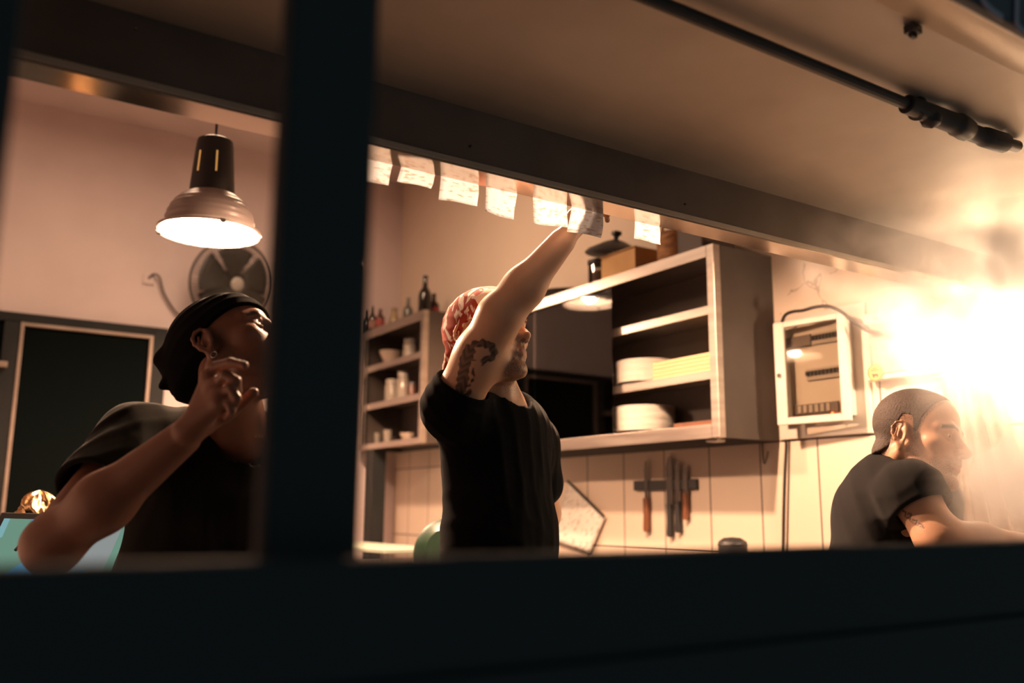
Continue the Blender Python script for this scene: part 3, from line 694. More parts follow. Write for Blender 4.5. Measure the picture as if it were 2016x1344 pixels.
for lo, hi in (((-0.016, 0, zb1), (0, 0.030, zt1)), ((-0.016, Wd - 0.040, zb1), (0, Wd, zt1)), ((-0.016, 0.030, zb1), (0, Wd - 0.040, zb1 + 0.024)), ((-0.016, 0.030, zt1 - 0.020), (0, Wd - 0.040, zt1))):
    box(dfm, lo, hi, HM)
dfr = D('door', dfm, M_white, bevel=0.002)
o = obj('pane', box(NB(), (-0.010, 0.028, zb1 + 0.02), (-0.008, Wd - 0.038, zt1 - 0.018), HM), M_boxpane, dfr)
lk = NB(); pL = HM @ Vector((-0.016, Wd - 0.018, 1.675)); cyl(lk, pL, pL + Vector((-0.006, 0, 0)), 0.0085, 0.008, 16); obj('lock', lk, M_blade, dfr, smooth=True)
M_brk = mat('grey breaker', (0.16, 0.13, 0.12), 0.5); M_brkl = mat('pale breaker', (0.42, 0.37, 0.33), 0.5)
xf = XW - 0.0605
def breakers(z, ya, yb, dark_from, n):
    r = NB(); box(r, (xf - 0.008, ya, z - 0.020), (xf, yb, z + 0.020)); row = D('breaker_row', r, M_brkl)
    for k in range(n):
        y = ya + (k + 0.5) * (yb - ya) / n; wd = (yb - ya) / n * 0.36
        g = NB(); box(g, (xf - 0.016, y - wd, z - 0.004), (xf - 0.0082, y + wd, z + 0.011)); wpar2 = obj('breaker_toggle', g, M_blackpl, row)
breakers(1.795, 1.928, 2.04, 0, 8); breakers(1.672, 1.928, 2.07, 0, 9)
r = NB(); box(r, (xf - 0.012, 2.042, 1.775), (xf, 2.15, 1.815)); D('main_switch', r, M_brk, bevel=0.002)
r = NB(); box(r, (xf - 0.010, 1.945, 1.535), (xf, 2.13, 1.570)); rw = D('terminal_row', r, M_brk, bevel=0.002)
for k in range(6):
    g = NB(); box(g, (xf - 0.014, 1.975 + k * 0.024, 1.540), (xf - 0.0102, 1.989 + k * 0.024, 1.566)); obj('terminal', g, M_brkl, rw)
g = NB(); pr = onX(1639, 813, xf - 0.014); lathe(g, [(0.001, -0.004), (0.004, -0.003), (0.0045, 0), (0.004, 0.003), (0.001, 0.004)], pr, 12); D('indicator_light', g, M_red, smooth=True)

mc = thing('meter_cabinet', 'pale meter cabinet with a grey front and a round yellow sticker, in the steam', 'electrical box', (XW - 0.03, 1.65, 1.62))
def E_(n, bm, m, **k): return wpar(obj(n, bm, m, mc, **k))
E_('cabinet_body', box(NB(), (XW - 0.045, 1.452, 1.627), (XW - 0.0005, 1.850, 1.852)), M_white, bevel=0.003)
M_grey = noise_col(mat('scuffed grey panel', rough=0.35), (0.20, 0.18, 0.165), (0.38, 0.34, 0.31), 9, 5)
E_('front_plate', box(NB(), (XW - 0.049, 1.475, 1.645), (XW - 0.0455, 1.826, 1.812)), M_grey, bevel=0.001)
sb = NB(); cyl(sb, (XW - 0.045, 1.795, 1.832), (XW - 0.052, 1.795, 1.832), 0.005, 0.0045, 12); E_('screw', sb, M_blade, smooth=True)
sp = onX(1723, 733, XW - 0.050)
def disc(r0, r1, x, seg=40):
    g = NB(); M = Matrix.Translation((x, sp[1], sp[2])) @ Matrix.Rotation(math.radians(-90), 4, 'Y')
    return lathe(g, [(r0, 0.0), (r1, 0.0), (r1, 0.0006), (r0, 0.0006)], seg=seg, M=M, cap=False)
M_yel = mat('yellow sticker', (0.62, 0.40, 0.13), 0.5); M_ink = mat('dark sticker print', (0.06, 0.04, 0.02), 0.6)
E_('sticker', disc(0.0005, 0.0285, XW - 0.0492), M_yel)
E_('sticker_ring', disc(0.0245, 0.0260, XW - 0.0500), M_ink)
an = NB(); zz, yy = sp[2] - 0.013, sp[1]
prism(an, [(yy + 0.010, zz), (yy + 0.011, zz + 0.006), (yy + 0.014, zz + 0.008), (yy + 0.012, zz + 0.011), (yy + 0.006, zz + 0.0085), (yy - 0.007, zz + 0.0085), (yy - 0.011, zz + 0.006), (yy - 0.010, zz - 0.004), (yy - 0.007, zz - 0.004), (yy - 0.006, zz + 0.001), (yy + 0.003, zz + 0.001), (yy + 0.004, zz - 0.004), (yy + 0.007, zz - 0.004)], 0, XW - 0.0504, XW - 0.0499)
E_('sticker_emblem', an, M_ink)
tx = NB()
for r_, (z0, y0, y1) in enumerate(((0.013, -0.010, 0.010), (0.006, -0.015, 0.014))):
    y = y0
    while y < y1:
        wdt = 0.0018 + 0.0012 * abs(math.sin(y * 900)); box(tx, (XW - 0.0504, sp[1] + y, sp[2] + z0), (XW - 0.0499, sp[1] + y + wdt, sp[2] + z0 + 0.0035)); y += wdt + 0.0012
E_('sticker_print', tx, M_ink)

Xk = XW - 0.115
g = NB(); tube(g, [onX(x, y, Xk + dx) for x, y, dx in ((1541, 650, 0.05), (1540, 634, 0.04), (1547, 619, 0.03), (1562, 613, 0.02), (1580, 611, 0.0), (1606, 604, 0), (1632, 603, 0), (1656, 613, 0), (1682, 634, 0.01), (1712, 652, 0.03), (1760, 657, 0.045), (1810, 662, 0.050))], 0.0058, 10, 6)
tag(obj('power_cable', g, M_cable, smooth='full'), 'thick black cable looping over the top of the distribution board', 'cable')
g = NB(); tube(g, [onX(x, y, XW - 0.007) for x, y in ((1546, 842), (1547, 880), (1544, 940), (1542, 1010), (1541, 1085), (1541, 1130))], 0.0042, 8, 6)
tag(obj('wall_cable', g, M_cable, smooth='full'), 'black cable running straight down the tiles below the distribution board', 'cable')
g = NB(); tube(g, [onX(x, y, XW - 0.005) for x, y in ((1554, 842), (1553, 900), (1551, 980), (1549, 1085), (1549, 1130))], 0.0024, 8, 6)
tag(obj('wall_cable', g, M_cable, smooth='full'), 'thinner dark wire running down the tiles right beside the black cable', 'cable')
g = NB(); tube(g, [onX(x, y, XW - 0.006) for x, y in ((1500, 872), (1502, 900), (1505, 912), (1508, 905), (1512, 888))], 0.0022, 8, 6)
tag(obj('wall_hook', g, M_cable, smooth='full'), 'small dark wire hook on the tiles under the large cabinet corner', 'hook')

# ------------------------------------------------------------------ clear plastic sheet hanging beside the leaning man
def plastic_material():
    m = bpy.data.materials.new('clear wrinkled plastic'); m.use_nodes = True
    nt = m.node_tree; N = nt.nodes; L = nt.links; b = N['Principled BSDF']
    b.inputs['Base Color'].default_value = (0.50, 0.44, 0.38, 1); b.inputs['Roughness'].default_value = 0.28
    tr = N.new('ShaderNodeBsdfTransparent'); tr.inputs[0].default_value = (0.62, 0.55, 0.50, 1); mx = N.new('ShaderNodeMixShader')
    lw = N.new('ShaderNodeLayerWeight'); lw.inputs[0].default_value = 0.55
    mr = N.new('ShaderNodeMapRange'); mr.inputs[3].default_value = 0.22; mr.inputs[4].default_value = 0.9; L.new(lw.outputs['Facing'], mr.inputs[0])
    L.new(mr.outputs[0], mx.inputs[0]); L.new(tr.outputs[0], mx.inputs[1]); L.new(b.outputs[0], mx.inputs[2]); L.new(mx.outputs[0], N['Material Output'].inputs[0])
    return m
ya, yb_ = onX(1866, 900, XW - 0.06)[1], onX(1935, 640, XW - 0.06)[1]
def curtain(u, v):
    wv = 0.16 + 0.15 * v
    y = ya - u * wv
    x = XW - 0.065 + (0.016 + 0.008 * v) * math.sin(2 * math.pi * (7 * u + 0.5 * math.sin(5 * u) + 0.15 * math.sin(3 * v + 4 * u))) + 0.006 * math.sin(31 * u + 2.5 * v)
    return (x, y, 1.60 - 0.66 * v)
o = tag(obj('plastic_sheet', sheet(NB(), curtain, 110, 20), plastic_material(), smooth='full'), 'clear wrinkled plastic sheet hanging in vertical folds behind the leaning man', 'plastic sheet')
g = NB(); tube(g, [(XW - 0.065, ya + 0.02, 1.607), (XW - 0.065, ya - 0.1, 1.607), (XW - 0.065, ya - 0.2, 1.607)], 0.006, 8, 1); box(g, (XW - 0.065, ya - 0.01, 1.603), (XW - 0.0006, ya + 0.005, 1.611)); box(g, (XW - 0.065, ya - 0.19, 1.603), (XW - 0.0006, ya - 0.175, 1.611))
tag(obj('hanging_rod', g, M_steel), 'thin steel rod the wrinkled plastic sheet hangs from', 'rod')

# ------------------------------------------------------------------ worktops and things just over the sill
wt = thing('worktop_counter', 'long steel worktop along the tiled wall under the cabinets', 'counter', (2.4, 3.6, -0.1))
obj('top', box(NB(), (-0.27, -1.65, 0.97), (0.262, 1.50, 1.0)), M_steel, wt, bevel=0.003)
obj('base_cabinet', box(NB(), (-0.22, -1.6, 0.0005), (0.262, 1.48, 0.9695)), M_lip, wt)
pk = onX(1442, 1062, 2.42)
kp = thing('black_pot', 'black pot on the worktop below the large cabinet, just showing over the sill', 'pot', (2.42, pk[1], 0.9005))
hpot = pk[2] - 0.9005
obj('pot_body', lathe(NB(), [(0.001, 0.0005), (0.042, 0.0005), (0.050, 0.006), (0.050, hpot - 0.022), (0.053, hpot - 0.018), (0.001, hpot - 0.019)], seg=32), M_blackpl, kp, smooth=True)
obj('pot_lid', lathe(NB(), [(0.051, hpot - 0.0175), (0.048, hpot - 0.006), (0.03, hpot + 0.006), (0.001, hpot + 0.009)], seg=32), M_blackpl, kp, smooth=True)
tb_ = thing('prep_table', 'pale-topped prep table under the smaller cabinet', 'table', (1.96, 4.3, -0.1))
zt_ = float(onX(775, 1079, 1.9)[2]) + 0.1
obj('table_top', box(NB(), (-0.17, -0.55, zt_ - 0.02), (0.165, 0.75, zt_)), mat('pale green top', (0.50, 0.55, 0.45), 0.5), tb_, bevel=0.003)
for sx in (-0.14, 0.13):
    for sy in (-0.5, 0.7):
        obj('leg', box(NB(), (sx - 0.015, sy - 0.015, 0), (sx + 0.015, sy + 0.015, zt_ - 0.0205)), M_steel, tb_)
gp = at(884, 1090, 3.0)
gl = thing('green_basin', 'dark green round plastic basin leaning behind the man with the red bandana', 'basin', (gp[0], gp[1], gp[2]))
Mg = Matrix.Rotation(math.radians(57), 4, 'Z') @ Matrix.Rotation(math.radians(-80), 4, 'Y')
obj('bowl', lathe(NB(), [(0.001, 0.06), (0.07, 0.06), (0.105, 0.004), (0.118, 0.0), (0.118, 0.004), (0.108, 0.009), (0.073, 0.066), (0.001, 0.066)], seg=40, M=Mg), M_green, gl, smooth=True)
st = NB(); box(st, (gp[0] - 0.2, gp[1] - 0.09, gp[2] - 0.15), (gp[0] + 0.2, gp[1] + 0.12, gp[2] - 0.125))
st2 = thing('side_table', 'low steel side table the green basin stands on', 'table', (gp[0], gp[1], -0.1))
wpar(obj('table_top', st, M_steel, st2))
wpar(obj('pedestal', box(NB(), (gp[0] - 0.05, gp[1] - 0.04, -0.0995), (gp[0] + 0.05, gp[1] + 0.06, gp[2] - 0.1505)), M_steel, st2))

# till corner at the lower left: screen, foil parcel, dark stand
def screen_material():
    m = bpy.data.materials.new('lit till screen'); m.use_nodes = True
    nt = m.node_tree; N = nt.nodes; L = nt.links; b = N['Principled BSDF']; b.inputs['Base Color'].default_value = (0.01, 0.01, 0.01, 1); b.inputs['Roughness'].default_value = 0.2
    tc = N.new('ShaderNodeTexCoord'); vo = N.new('ShaderNodeTexVoronoi'); vo.inputs['Scale'].default_value = 11.0
    L.new(tc.outputs['Object'], vo.inputs['Vector'])
    sp_ = N.new('ShaderNodeSeparateColor'); L.new(vo.outputs['Color'], sp_.inputs[0])
    r = N.new('ShaderNodeValToRGB'); r.color_ramp.interpolation = 'CONSTANT'
    cols = [(0.0, (0.10, 0.38, 0.62)), (0.3, (0.16, 0.33, 0.25)), (0.5, (0.40, 0.36, 0.22)), (0.68, (0.22, 0.48, 0.52)), (0.86, (0.30, 0.34, 0.34))]
    while len(r.color_ramp.elements) < len(cols): r.color_ramp.elements.new(0.5)
    for e, (p, c) in zip(r.color_ramp.elements, cols): e.position = p; e.color = (*c, 1)
    L.new(sp_.outputs[0], r.inputs[0]); L.new(r.outputs[0], b.inputs['Emission Color']); b.inputs['Emission Strength'].default_value = 0.8
    return m
tc0, tc1, tc2 = at(8, 1012, 2.15), at(262, 1019, 2.15), at(30, 1150, 2.02)
ux = (tc1 - tc0); WS = np.linalg.norm(ux); ux /= WS; vy = tc2 - tc0; vy -= ux * (vy @ ux); HS = np.linalg.norm(vy); vy /= HS; nz = np.cross(ux, vy)
if nz @ FWD > 0: nz = -nz
TM = Matrix(((ux[0], vy[0], nz[0], tc0[0]), (ux[1], vy[1], nz[1], tc0[1]), (ux[2], vy[2], nz[2], tc0[2]), (0, 0, 0, 1)))
till = thing('till_screen', 'glowing blue and green till screen behind the left man\'s elbow', 'screen', tc0)
o = wpar(obj('screen_housing', box(NB(), (-0.01, -0.008, -0.025), (WS + 0.01, HS + 0.01, -0.001), TM), M_blackpl, till, bevel=0.004))
sm = box(NB(), (0.006, 0.012, -0.0005), (WS - 0.004, HS, 0.001)); o = obj('display', sm, screen_material(), till); o.matrix_basis = Matrix.Translation(-V(tc0)) @ TM
bar0, bar1 = at(30, 1083, 2.05), at(64, 1046, 2.05)
gb = NB(); tube(gb, [bar0, (bar0 + bar1) / 2, bar1], 0.0035, 8, 1); wpar(obj('stylus', gb, M_blackpl, till, smooth=True))
cm = (tc0 + tc1) / 2
sd = thing('till_stand', 'dark stand at the lower left that carries the till screen and the foil parcel', 'stand', (cm[0] + 0.14, cm[1] + 0.3, -0.1))
zst = float(at(75, 1013, 2.5)[2])
sp0 = at(75, 1013, 2.5)
wpar(obj('cupboard', box(NB(), (sp0[0] - 0.20, sp0[1] - 0.10, -0.0995), (sp0[0] + 0.10, sp0[1] + 0.2, zst)), M_frame, sd, bevel=0.004))
fo = NB()
rnd = random.Random(4)
def foil(u, v):
    a = 2 * math.pi * u; h = v
    r = (0.055 + 0.012 * math.sin(3 * a + 5 * h)) * math.sqrt(max(0.0, 1 - h * h)) * (1 + 0.10 * math.sin(13 * a + 7 * h) + 0.07 * math.sin(23 * a - 9 * h))
    return (sp0[0] + 0.9 * r * math.cos(a) + 0.002, sp0[1] + 0.02 + 1.0 * r * math.sin(a), zst + 0.0015 + 0.062 * h + 0.004 * math.sin(9 * a) * h)
tag(obj('foil_parcel', sheet(fo, foil, 60, 14), M_gold, smooth='full'), 'crumpled shiny copper foil parcel on the dark stand at the lower left', 'foil parcel')
# ------------------------------------------------------------------ people: distance-field modelling, one skin per body
f32 = np.float32
def nrm(v): v = np.asarray(v, float); return v / np.linalg.norm(v)
def cap(a, b, ra, rb=None):
    a = np.asarray(a, f32); b = np.asarray(b, f32); rb = ra if rb is None else rb
    ab = b - a; L2 = f32(max(ab @ ab, 1e-9))
    def f(P):
        q = P - a; t = np.clip(q @ ab / L2, 0, 1); q = q - t[:, None] * ab
        return np.sqrt((q * q).sum(1)) - (ra + (rb - ra) * t)
    return f
def ell(c, r, A=None):
    c = np.asarray(c, f32); r = np.asarray(r, f32); A = None if A is None else np.asarray(A, f32)
    def f(P):
        q = P - c
        if A is not None: q = q @ A.T
        k0 = np.sqrt(((q / r) ** 2).sum(1)); k1 = np.sqrt(((q / (r * r)) ** 2).sum(1)) + 1e-9
        return k0 * (k0 - 1) / k1
    return f
def ecap(a, b, side, ra, rb):
    """tapered tube of oval section; ra, rb = (half width along side, half depth)"""
    a = np.asarray(a, float); b = np.asarray(b, float); ax = nrm(b - a); L = np.linalg.norm(b - a)
    sx = nrm(np.asarray(side) - ax * (ax @ np.asarray(side))); sy = np.cross(ax, sx)
    a, ax, sx, sy = [v.astype(f32) for v in (a, ax, sx, sy)]
    def f(P):
        q = P - a; h = q @ ax; t = np.clip(h / L, 0, 1); w_ = ra[0] + (rb[0] - ra[0]) * t; d_ = ra[1] + (rb[1] - ra[1]) * t
        m = np.minimum(w_, d_); e = (h - t * L) / m
        x = q @ sx / w_; y = q @ sy / d_
        k0 = np.sqrt(x * x + y * y + e * e); k1 = np.sqrt((x / w_) ** 2 + (y / d_) ** 2 + (e / m) ** 2) + 1e-9
        return k0 * (k0 - 1) / k1
    return f
class Frame:
    def __init__(s, o, fwd, up, sc=1.0):
        f_ = nrm(fwd); u_ = nrm(np.asarray(up) - f_ * (f_ @ np.asarray(up))); r_ = np.cross(f_, u_)
        s.o = np.asarray(o, f32); s.A = np.array([r_, f_, u_], f32); s.s = f32(sc); s.key = None
    def loc(s, P):
        if s.key is not P: s.key = P; s.val = ((P - s.o) @ s.A.T) / s.s
        return s.val
    def w(s, p): return s.o + (np.asarray(p) * s.s) @ s.A
def inF(fr, f, sym=False):
    def g(P):
        q = fr.loc(P)
        if sym: q = q.copy(); q[:, 0] = np.abs(q[:, 0])
        return f(q) * fr.s
    return g
def sd_eval(prims, P):
    d = np.full(len(P), 9.0, f32)
    for op, k, f in prims:
        v = f(P).astype(f32)
        if op == 'u':
            if k <= 0: d = np.minimum(d, v)
            else:
                h = np.clip(0.5 + 0.5 * (d - v) / k, 0, 1); d = d * (1 - h) + v * h - k * h * (1 - h)
        elif op == 's':
            h = np.clip(0.5 - 0.5 * (d + v) / max(k, 1e-5), 0, 1); d = d * (1 - h) - v * h + k * h * (1 - h)
        elif op == 'i': d = np.maximum(d, v)
        elif op == 'd': d = d + v
    return d
def sd_mesh(name, prims, lo, hi, res):
    lo = np.asarray(lo, float); hi = np.asarray(hi, float); B = 8
    nb = np.ceil((hi - lo) / (res * B)).astype(int); n = nb * B
    gx = [lo[i] + (np.arange(nb[i]) + 0.5) * res * B for i in range(3)]
    C = np.stack(np.meshgrid(*gx, indexing='ij'), -1).reshape(-1, 3).astype(f32)
    dc = sd_eval(prims, C)
    D = np.repeat(np.repeat(np.repeat(dc.reshape(nb), B, 0), B, 1), B, 2).astype(f32)
    act = np.where(np.abs(dc) < res * B * 1.75)[0]
    off = (np.stack(np.meshgrid(*[np.arange(B)] * 3, indexing='ij'), -1).reshape(-1, 3) + 0.5 - B / 2) * res
    for s in range(0, len(act), 1500):
        ids = act[s:s + 1500]; P = (C[ids][:, None, :] + off[None].astype(f32)).reshape(-1, 3)
        v = sd_eval(prims, P).reshape(len(ids), B, B, B)
        I, J, K = np.unravel_index(ids, nb)
        for q in range(len(ids)):
            D[I[q] * B:I[q] * B + B, J[q] * B:J[q] * B + B, K[q] * B:K[q] * B + B] = v[q]
    D[0] = D[-1] = 1; D[:, 0] = D[:, -1] = 1; D[:, :, 0] = D[:, :, -1] = 1
    S = D < 0
    cnt = np.zeros(tuple(n - 1), np.int8)
    cs = [(a, b, c) for a in (0, 1) for b in (0, 1) for c in (0, 1)]
    sl = lambda a, m: slice(a, m - 1 + a)
    for a, b, c in cs: cnt += S[sl(a, n[0]), sl(b, n[1]), sl(c, n[2])]
    ci = np.argwhere((cnt > 0) & (cnt < 8))
    idx = np.full(tuple(n - 1), -1, np.int32); idx[ci[:, 0], ci[:, 1], ci[:, 2]] = np.arange(len(ci))
    val = np.stack([D[ci[:, 0] + a, ci[:, 1] + b, ci[:, 2] + c] for a, b, c in cs], 1)
    ps = np.zeros((len(ci), 3)); wn = np.zeros(len(ci))
    ca = np.array(cs, float)
    for i in range(8):
        for j in range(i + 1, 8):
            if abs(ca[i] - ca[j]).sum() != 1: continue
            a, b = val[:, i], val[:, j]; m = (a < 0) != (b < 0); t = np.where(m, a / np.where(m, a - b, 1), 0)
            ps += np.where(m[:, None], ca[i] + t[:, None] * (ca[j] - ca[i]), 0); wn += m
    verts = lo + (ci + ps / wn[:, None] + 0.5) * res
    quads = []
    for ax in range(3):
        o1, o2 = [q for q in range(3) if q != ax]
        s0 = [slice(1, -1)] * 3; s1 = [slice(1, -1)] * 3; s0[ax] = slice(0, -1); s1[ax] = slice(1, None)
        a, b = S[tuple(s0)], S[tuple(s1)]
        for flip in (0, 1):
            e = np.argwhere((a & ~b) if not flip else (~a & b))
            if not len(e): continue
            base = e.copy(); base[:, o1] += 1; base[:, o2] += 1
            def g(d1, d2):
                q = base.copy(); q[:, o1] += d1; q[:, o2] += d2; return idx[q[:, 0], q[:, 1], q[:, 2]]
            Q = np.stack([g(-1, -1), g(0, -1), g(0, 0), g(-1, 0)], 1)
            if (ax == 1) != bool(flip): Q = Q[:, ::-1]
            quads.append(Q)
    Q = np.concatenate(quads); Q = Q[(Q >= 0).all(1)]
    me = bpy.data.meshes.new(name)
    me.vertices.add(len(verts)); me.vertices.foreach_set('co', verts.astype(f32).ravel())
    me.loops.add(Q.size); me.loops.foreach_set('vertex_index', Q.astype(np.int32).ravel())
    me.polygons.add(len(Q)); me.polygons.foreach_set('loop_start', np.arange(0, Q.size, 4, dtype=np.int32)); me.polygons.foreach_set('loop_total', np.full(len(Q), 4, np.int32))
    me.polygons.foreach_set('use_smooth', np.ones(len(Q), bool))
    me.update(calc_edges=True); me.validate()
    return me, verts.astype(f32)
def attr(me, name, vals):
    a = me.attributes.new(name, 'FLOAT', 'POINT'); a.data.foreach_set('value', np.asarray(vals, f32))

# ---- head in its own frame: x to the person's right, y forward, z up, origin between the ears
def cranium(fr, off=0.0):
    a = inF(fr, ell((0, -0.014, 0.052), (0.074 + off, 0.096 + off, 0.084 + off))); b = inF(fr, ell((0, 0.042, 0.045), (0.060 + off, 0.048 + off, 0.060 + off)))
    def f(P):
        x, y = a(P), b(P); k = 0.03; h = np.clip(0.5 + 0.5 * (x - y) / k, 0, 1); return x * (1 - h) + y * h - k * h * (1 - h)
    return f
def head(fr, beard=0.0):
    s = True; k = fr.s; E = lambda *a: inF(fr, ell(*a), s); C = lambda *a: inF(fr, cap(*a), s)
    rx = lambda deg: np.array(((1, 0, 0), (0, math.cos(math.radians(deg)), math.sin(math.radians(deg))), (0, -math.sin(math.radians(deg)), math.cos(math.radians(deg)))))
    p = [('u', 0, cranium(fr)),
         ('u', .03 * k, E((0, 0.046, -0.022), (0.056, 0.046, 0.066))),
         ('u', .03 * k, E((0, 0.040, -0.072), (0.047, 0.044, 0.040))),
         ('u', .022 * k, C((0.054, 0.006, -0.036), (0.047, 0.022, -0.072), 0.014, 0.012)),
         ('u', .022 * k, C((0.047, 0.022, -0.072), (0.013, 0.078, -0.101), 0.012, 0.013)),
         ('u', .015 * k, E((0, 0.082, -0.097), (0.021, 0.017, 0.018))),
         ('u', .018 * k, E((0.045, 0.056, -0.012), (0.020, 0.024, 0.016))),
         ('s', .014 * k, E((0.031, 0.098, 0.007), (0.019, 0.018, 0.0135))),
         ('u', .012 * k, C((0.050, 0.066, 0.026), (0.030, 0.0835, 0.030), 0.0080)),
         ('u', .012 * k, C((0.030, 0.0835, 0.030), (0.008, 0.089, 0.024), 0.0085, 0.008)),
         ('u', .003 * k, E((0.031, 0.074, 0.008), (0.0135, 0.0135, 0.0130))),
         ('u', .004 * k, C((0.017, 0.0805, 0.009), (0.030, 0.0885, 0.0155), 0.0026)), ('u', .004 * k, C((0.030, 0.0885, 0.0155), (0.046, 0.078, 0.009), 0.0028)),
         ('u', .004 * k, C((0.017, 0.0800, 0.005), (0.031, 0.0865, 0.0005), 0.0022)), ('u', .004 * k, C((0.031, 0.0865, 0.0005), (0.046, 0.077, 0.006), 0.0022)),
         ('s', .003 * k, E((0.0315, 0.0895, 0.008), (0.0115, 0.0050, 0.0052))),
         ('u', .013 * k, C((0, 0.087, 0.022), (0, 0.108, -0.014), 0.0075, 0.0088)),
         ('u', .009 * k, C((0, 0.108, -0.014), (0, 0.117, -0.026), 0.0088, 0.0108)),
         ('u', .008 * k, E((0.0125, 0.103, -0.0285), (0.0085, 0.0115, 0.0085))),
         ('u', .008 * k, C((0, 0.112, -0.034), (0, 0.099, -0.041), 0.0055, 0.006)),
         ('s', .003 * k, E((0.0072, 0.1075, -0.0375), (0.0042, 0.0068, 0.0052))),
         ('u', .016 * k, E((0, 0.084, -0.058), (0.026, 0.017, 0.020))),
         ('s', .006 * k, C((0, 0.1045, -0.042), (0, 0.1045, -0.050), 0.0022)),
         ('u', .006 * k, C((0.004, 0.0985, -0.0545), (0.021, 0.0915, -0.0595), 0.0048, 0.0028)),
         ('u', .006 * k, C((0, 0.0965, -0.0675), (0.019, 0.0905, -0.0630), 0.0060, 0.0030)),
         ('s', .003 * k, C((0, 0.1045, -0.0608), (0.024, 0.0945, -0.0605), 0.0016)),
         ('s', .010 * k, C((0, 0.103, -0.0785), (0.010, 0.099, -0.0785), 0.0035))]
    # ears
    T = np.array(((0.93, -0.34, 0.10), (0.34, 0.94, 0.0), (-0.09, 0.03, 1.0)))
    def ep(y, z, x=0.0): return (0.0745 + x - 0.34 * (y + 0.004) * 0.9, -0.010 + y, z + 0.0)
    p += [('u', .006 * k, E((0.0735, -0.008, 0.000), (0.0055, 0.015, 0.027), T))]
    rim = [(0.012, 0.010), (0.010, 0.024), (0.000, 0.031), (-0.011, 0.028), (-0.0185, 0.016), (-0.0185, 0.002), (-0.012, -0.014), (-0.004, -0.024)]
    for a, b in zip(rim, rim[1:]): p.append(('u', .003 * k, C(ep(*a, 0.004), ep(*b, 0.004), 0.0034)))
    p += [('u', .006 * k, E(ep(0.001, -0.027, 0.001), (0.0052, 0.0085, 0.0095))),
          ('s', .004 * k, E(ep(0.000, -0.003, 0.0065), (0.0055, 0.0085, 0.012))),
          ('u', .003 * k, C(ep(-0.008, 0.014, 0.0045), ep(-0.011, -0.004, 0.0045), 0.0026)), ('u', .003 * k, C(ep(-0.011, -0.004, 0.0045), ep(-0.004, -0.016, 0.0045), 0.0026)),
          ('u', .004 * k, E(ep(0.011, -0.004, 0.002), (0.0045, 0.004, 0.0065)))]
    return p
def finger(p, pts, r, k=0.006):
    n = len(pts) - 1
    for i in range(n):
        ra, rb = r * (1 - 0.09 * i), r * (1 - 0.09 * (i + 1))
        p.append(('u', k if i == 0 else 0.002, cap(pts[i], pts[i + 1], ra, rb)))
def hand(p, wrist, kn, chains, thumb, r=0.0088):
    for q in kn: p.append(('u', 0.014, cap(wrist, q, 0.0150, 0.0112)))
    p.append(('u', 0.012, cap(kn[0], kn[-1], 0.0105, 0.0095)))
    for q, c, rr in zip(kn, chains, (1.0, 1.04, 0.98, 0.86)): finger(p, [q] + list(c), r * rr)
    p.append(('u', 0.014, cap(wrist, thumb[0], 0.014, 0.0135))); finger(p, thumb, r * 1.22, 0.010)
def folds(specs):
    """cloth folds: each (point, direction across, wave length, height, centre, reach)"""
    def f(P):
        d = np.zeros(len(P), f32)
        for dr, wl, h, c, R_, ph in specs:
            q = P - np.asarray(c, f32); g = np.exp(-(q * q).sum(1) / (R_ * R_))
            h = h * 0.5; s = q @ np.asarray(nrm(dr), f32); s2 = np.sin(7 * q[:, 2] + 5 * q[:, 0] + ph)
            d -= h * g * (0.5 + 0.5 * np.sin(2 * math.pi * s / wl + 1.6 * s2 + ph)) ** 2.2
        return d
    return f

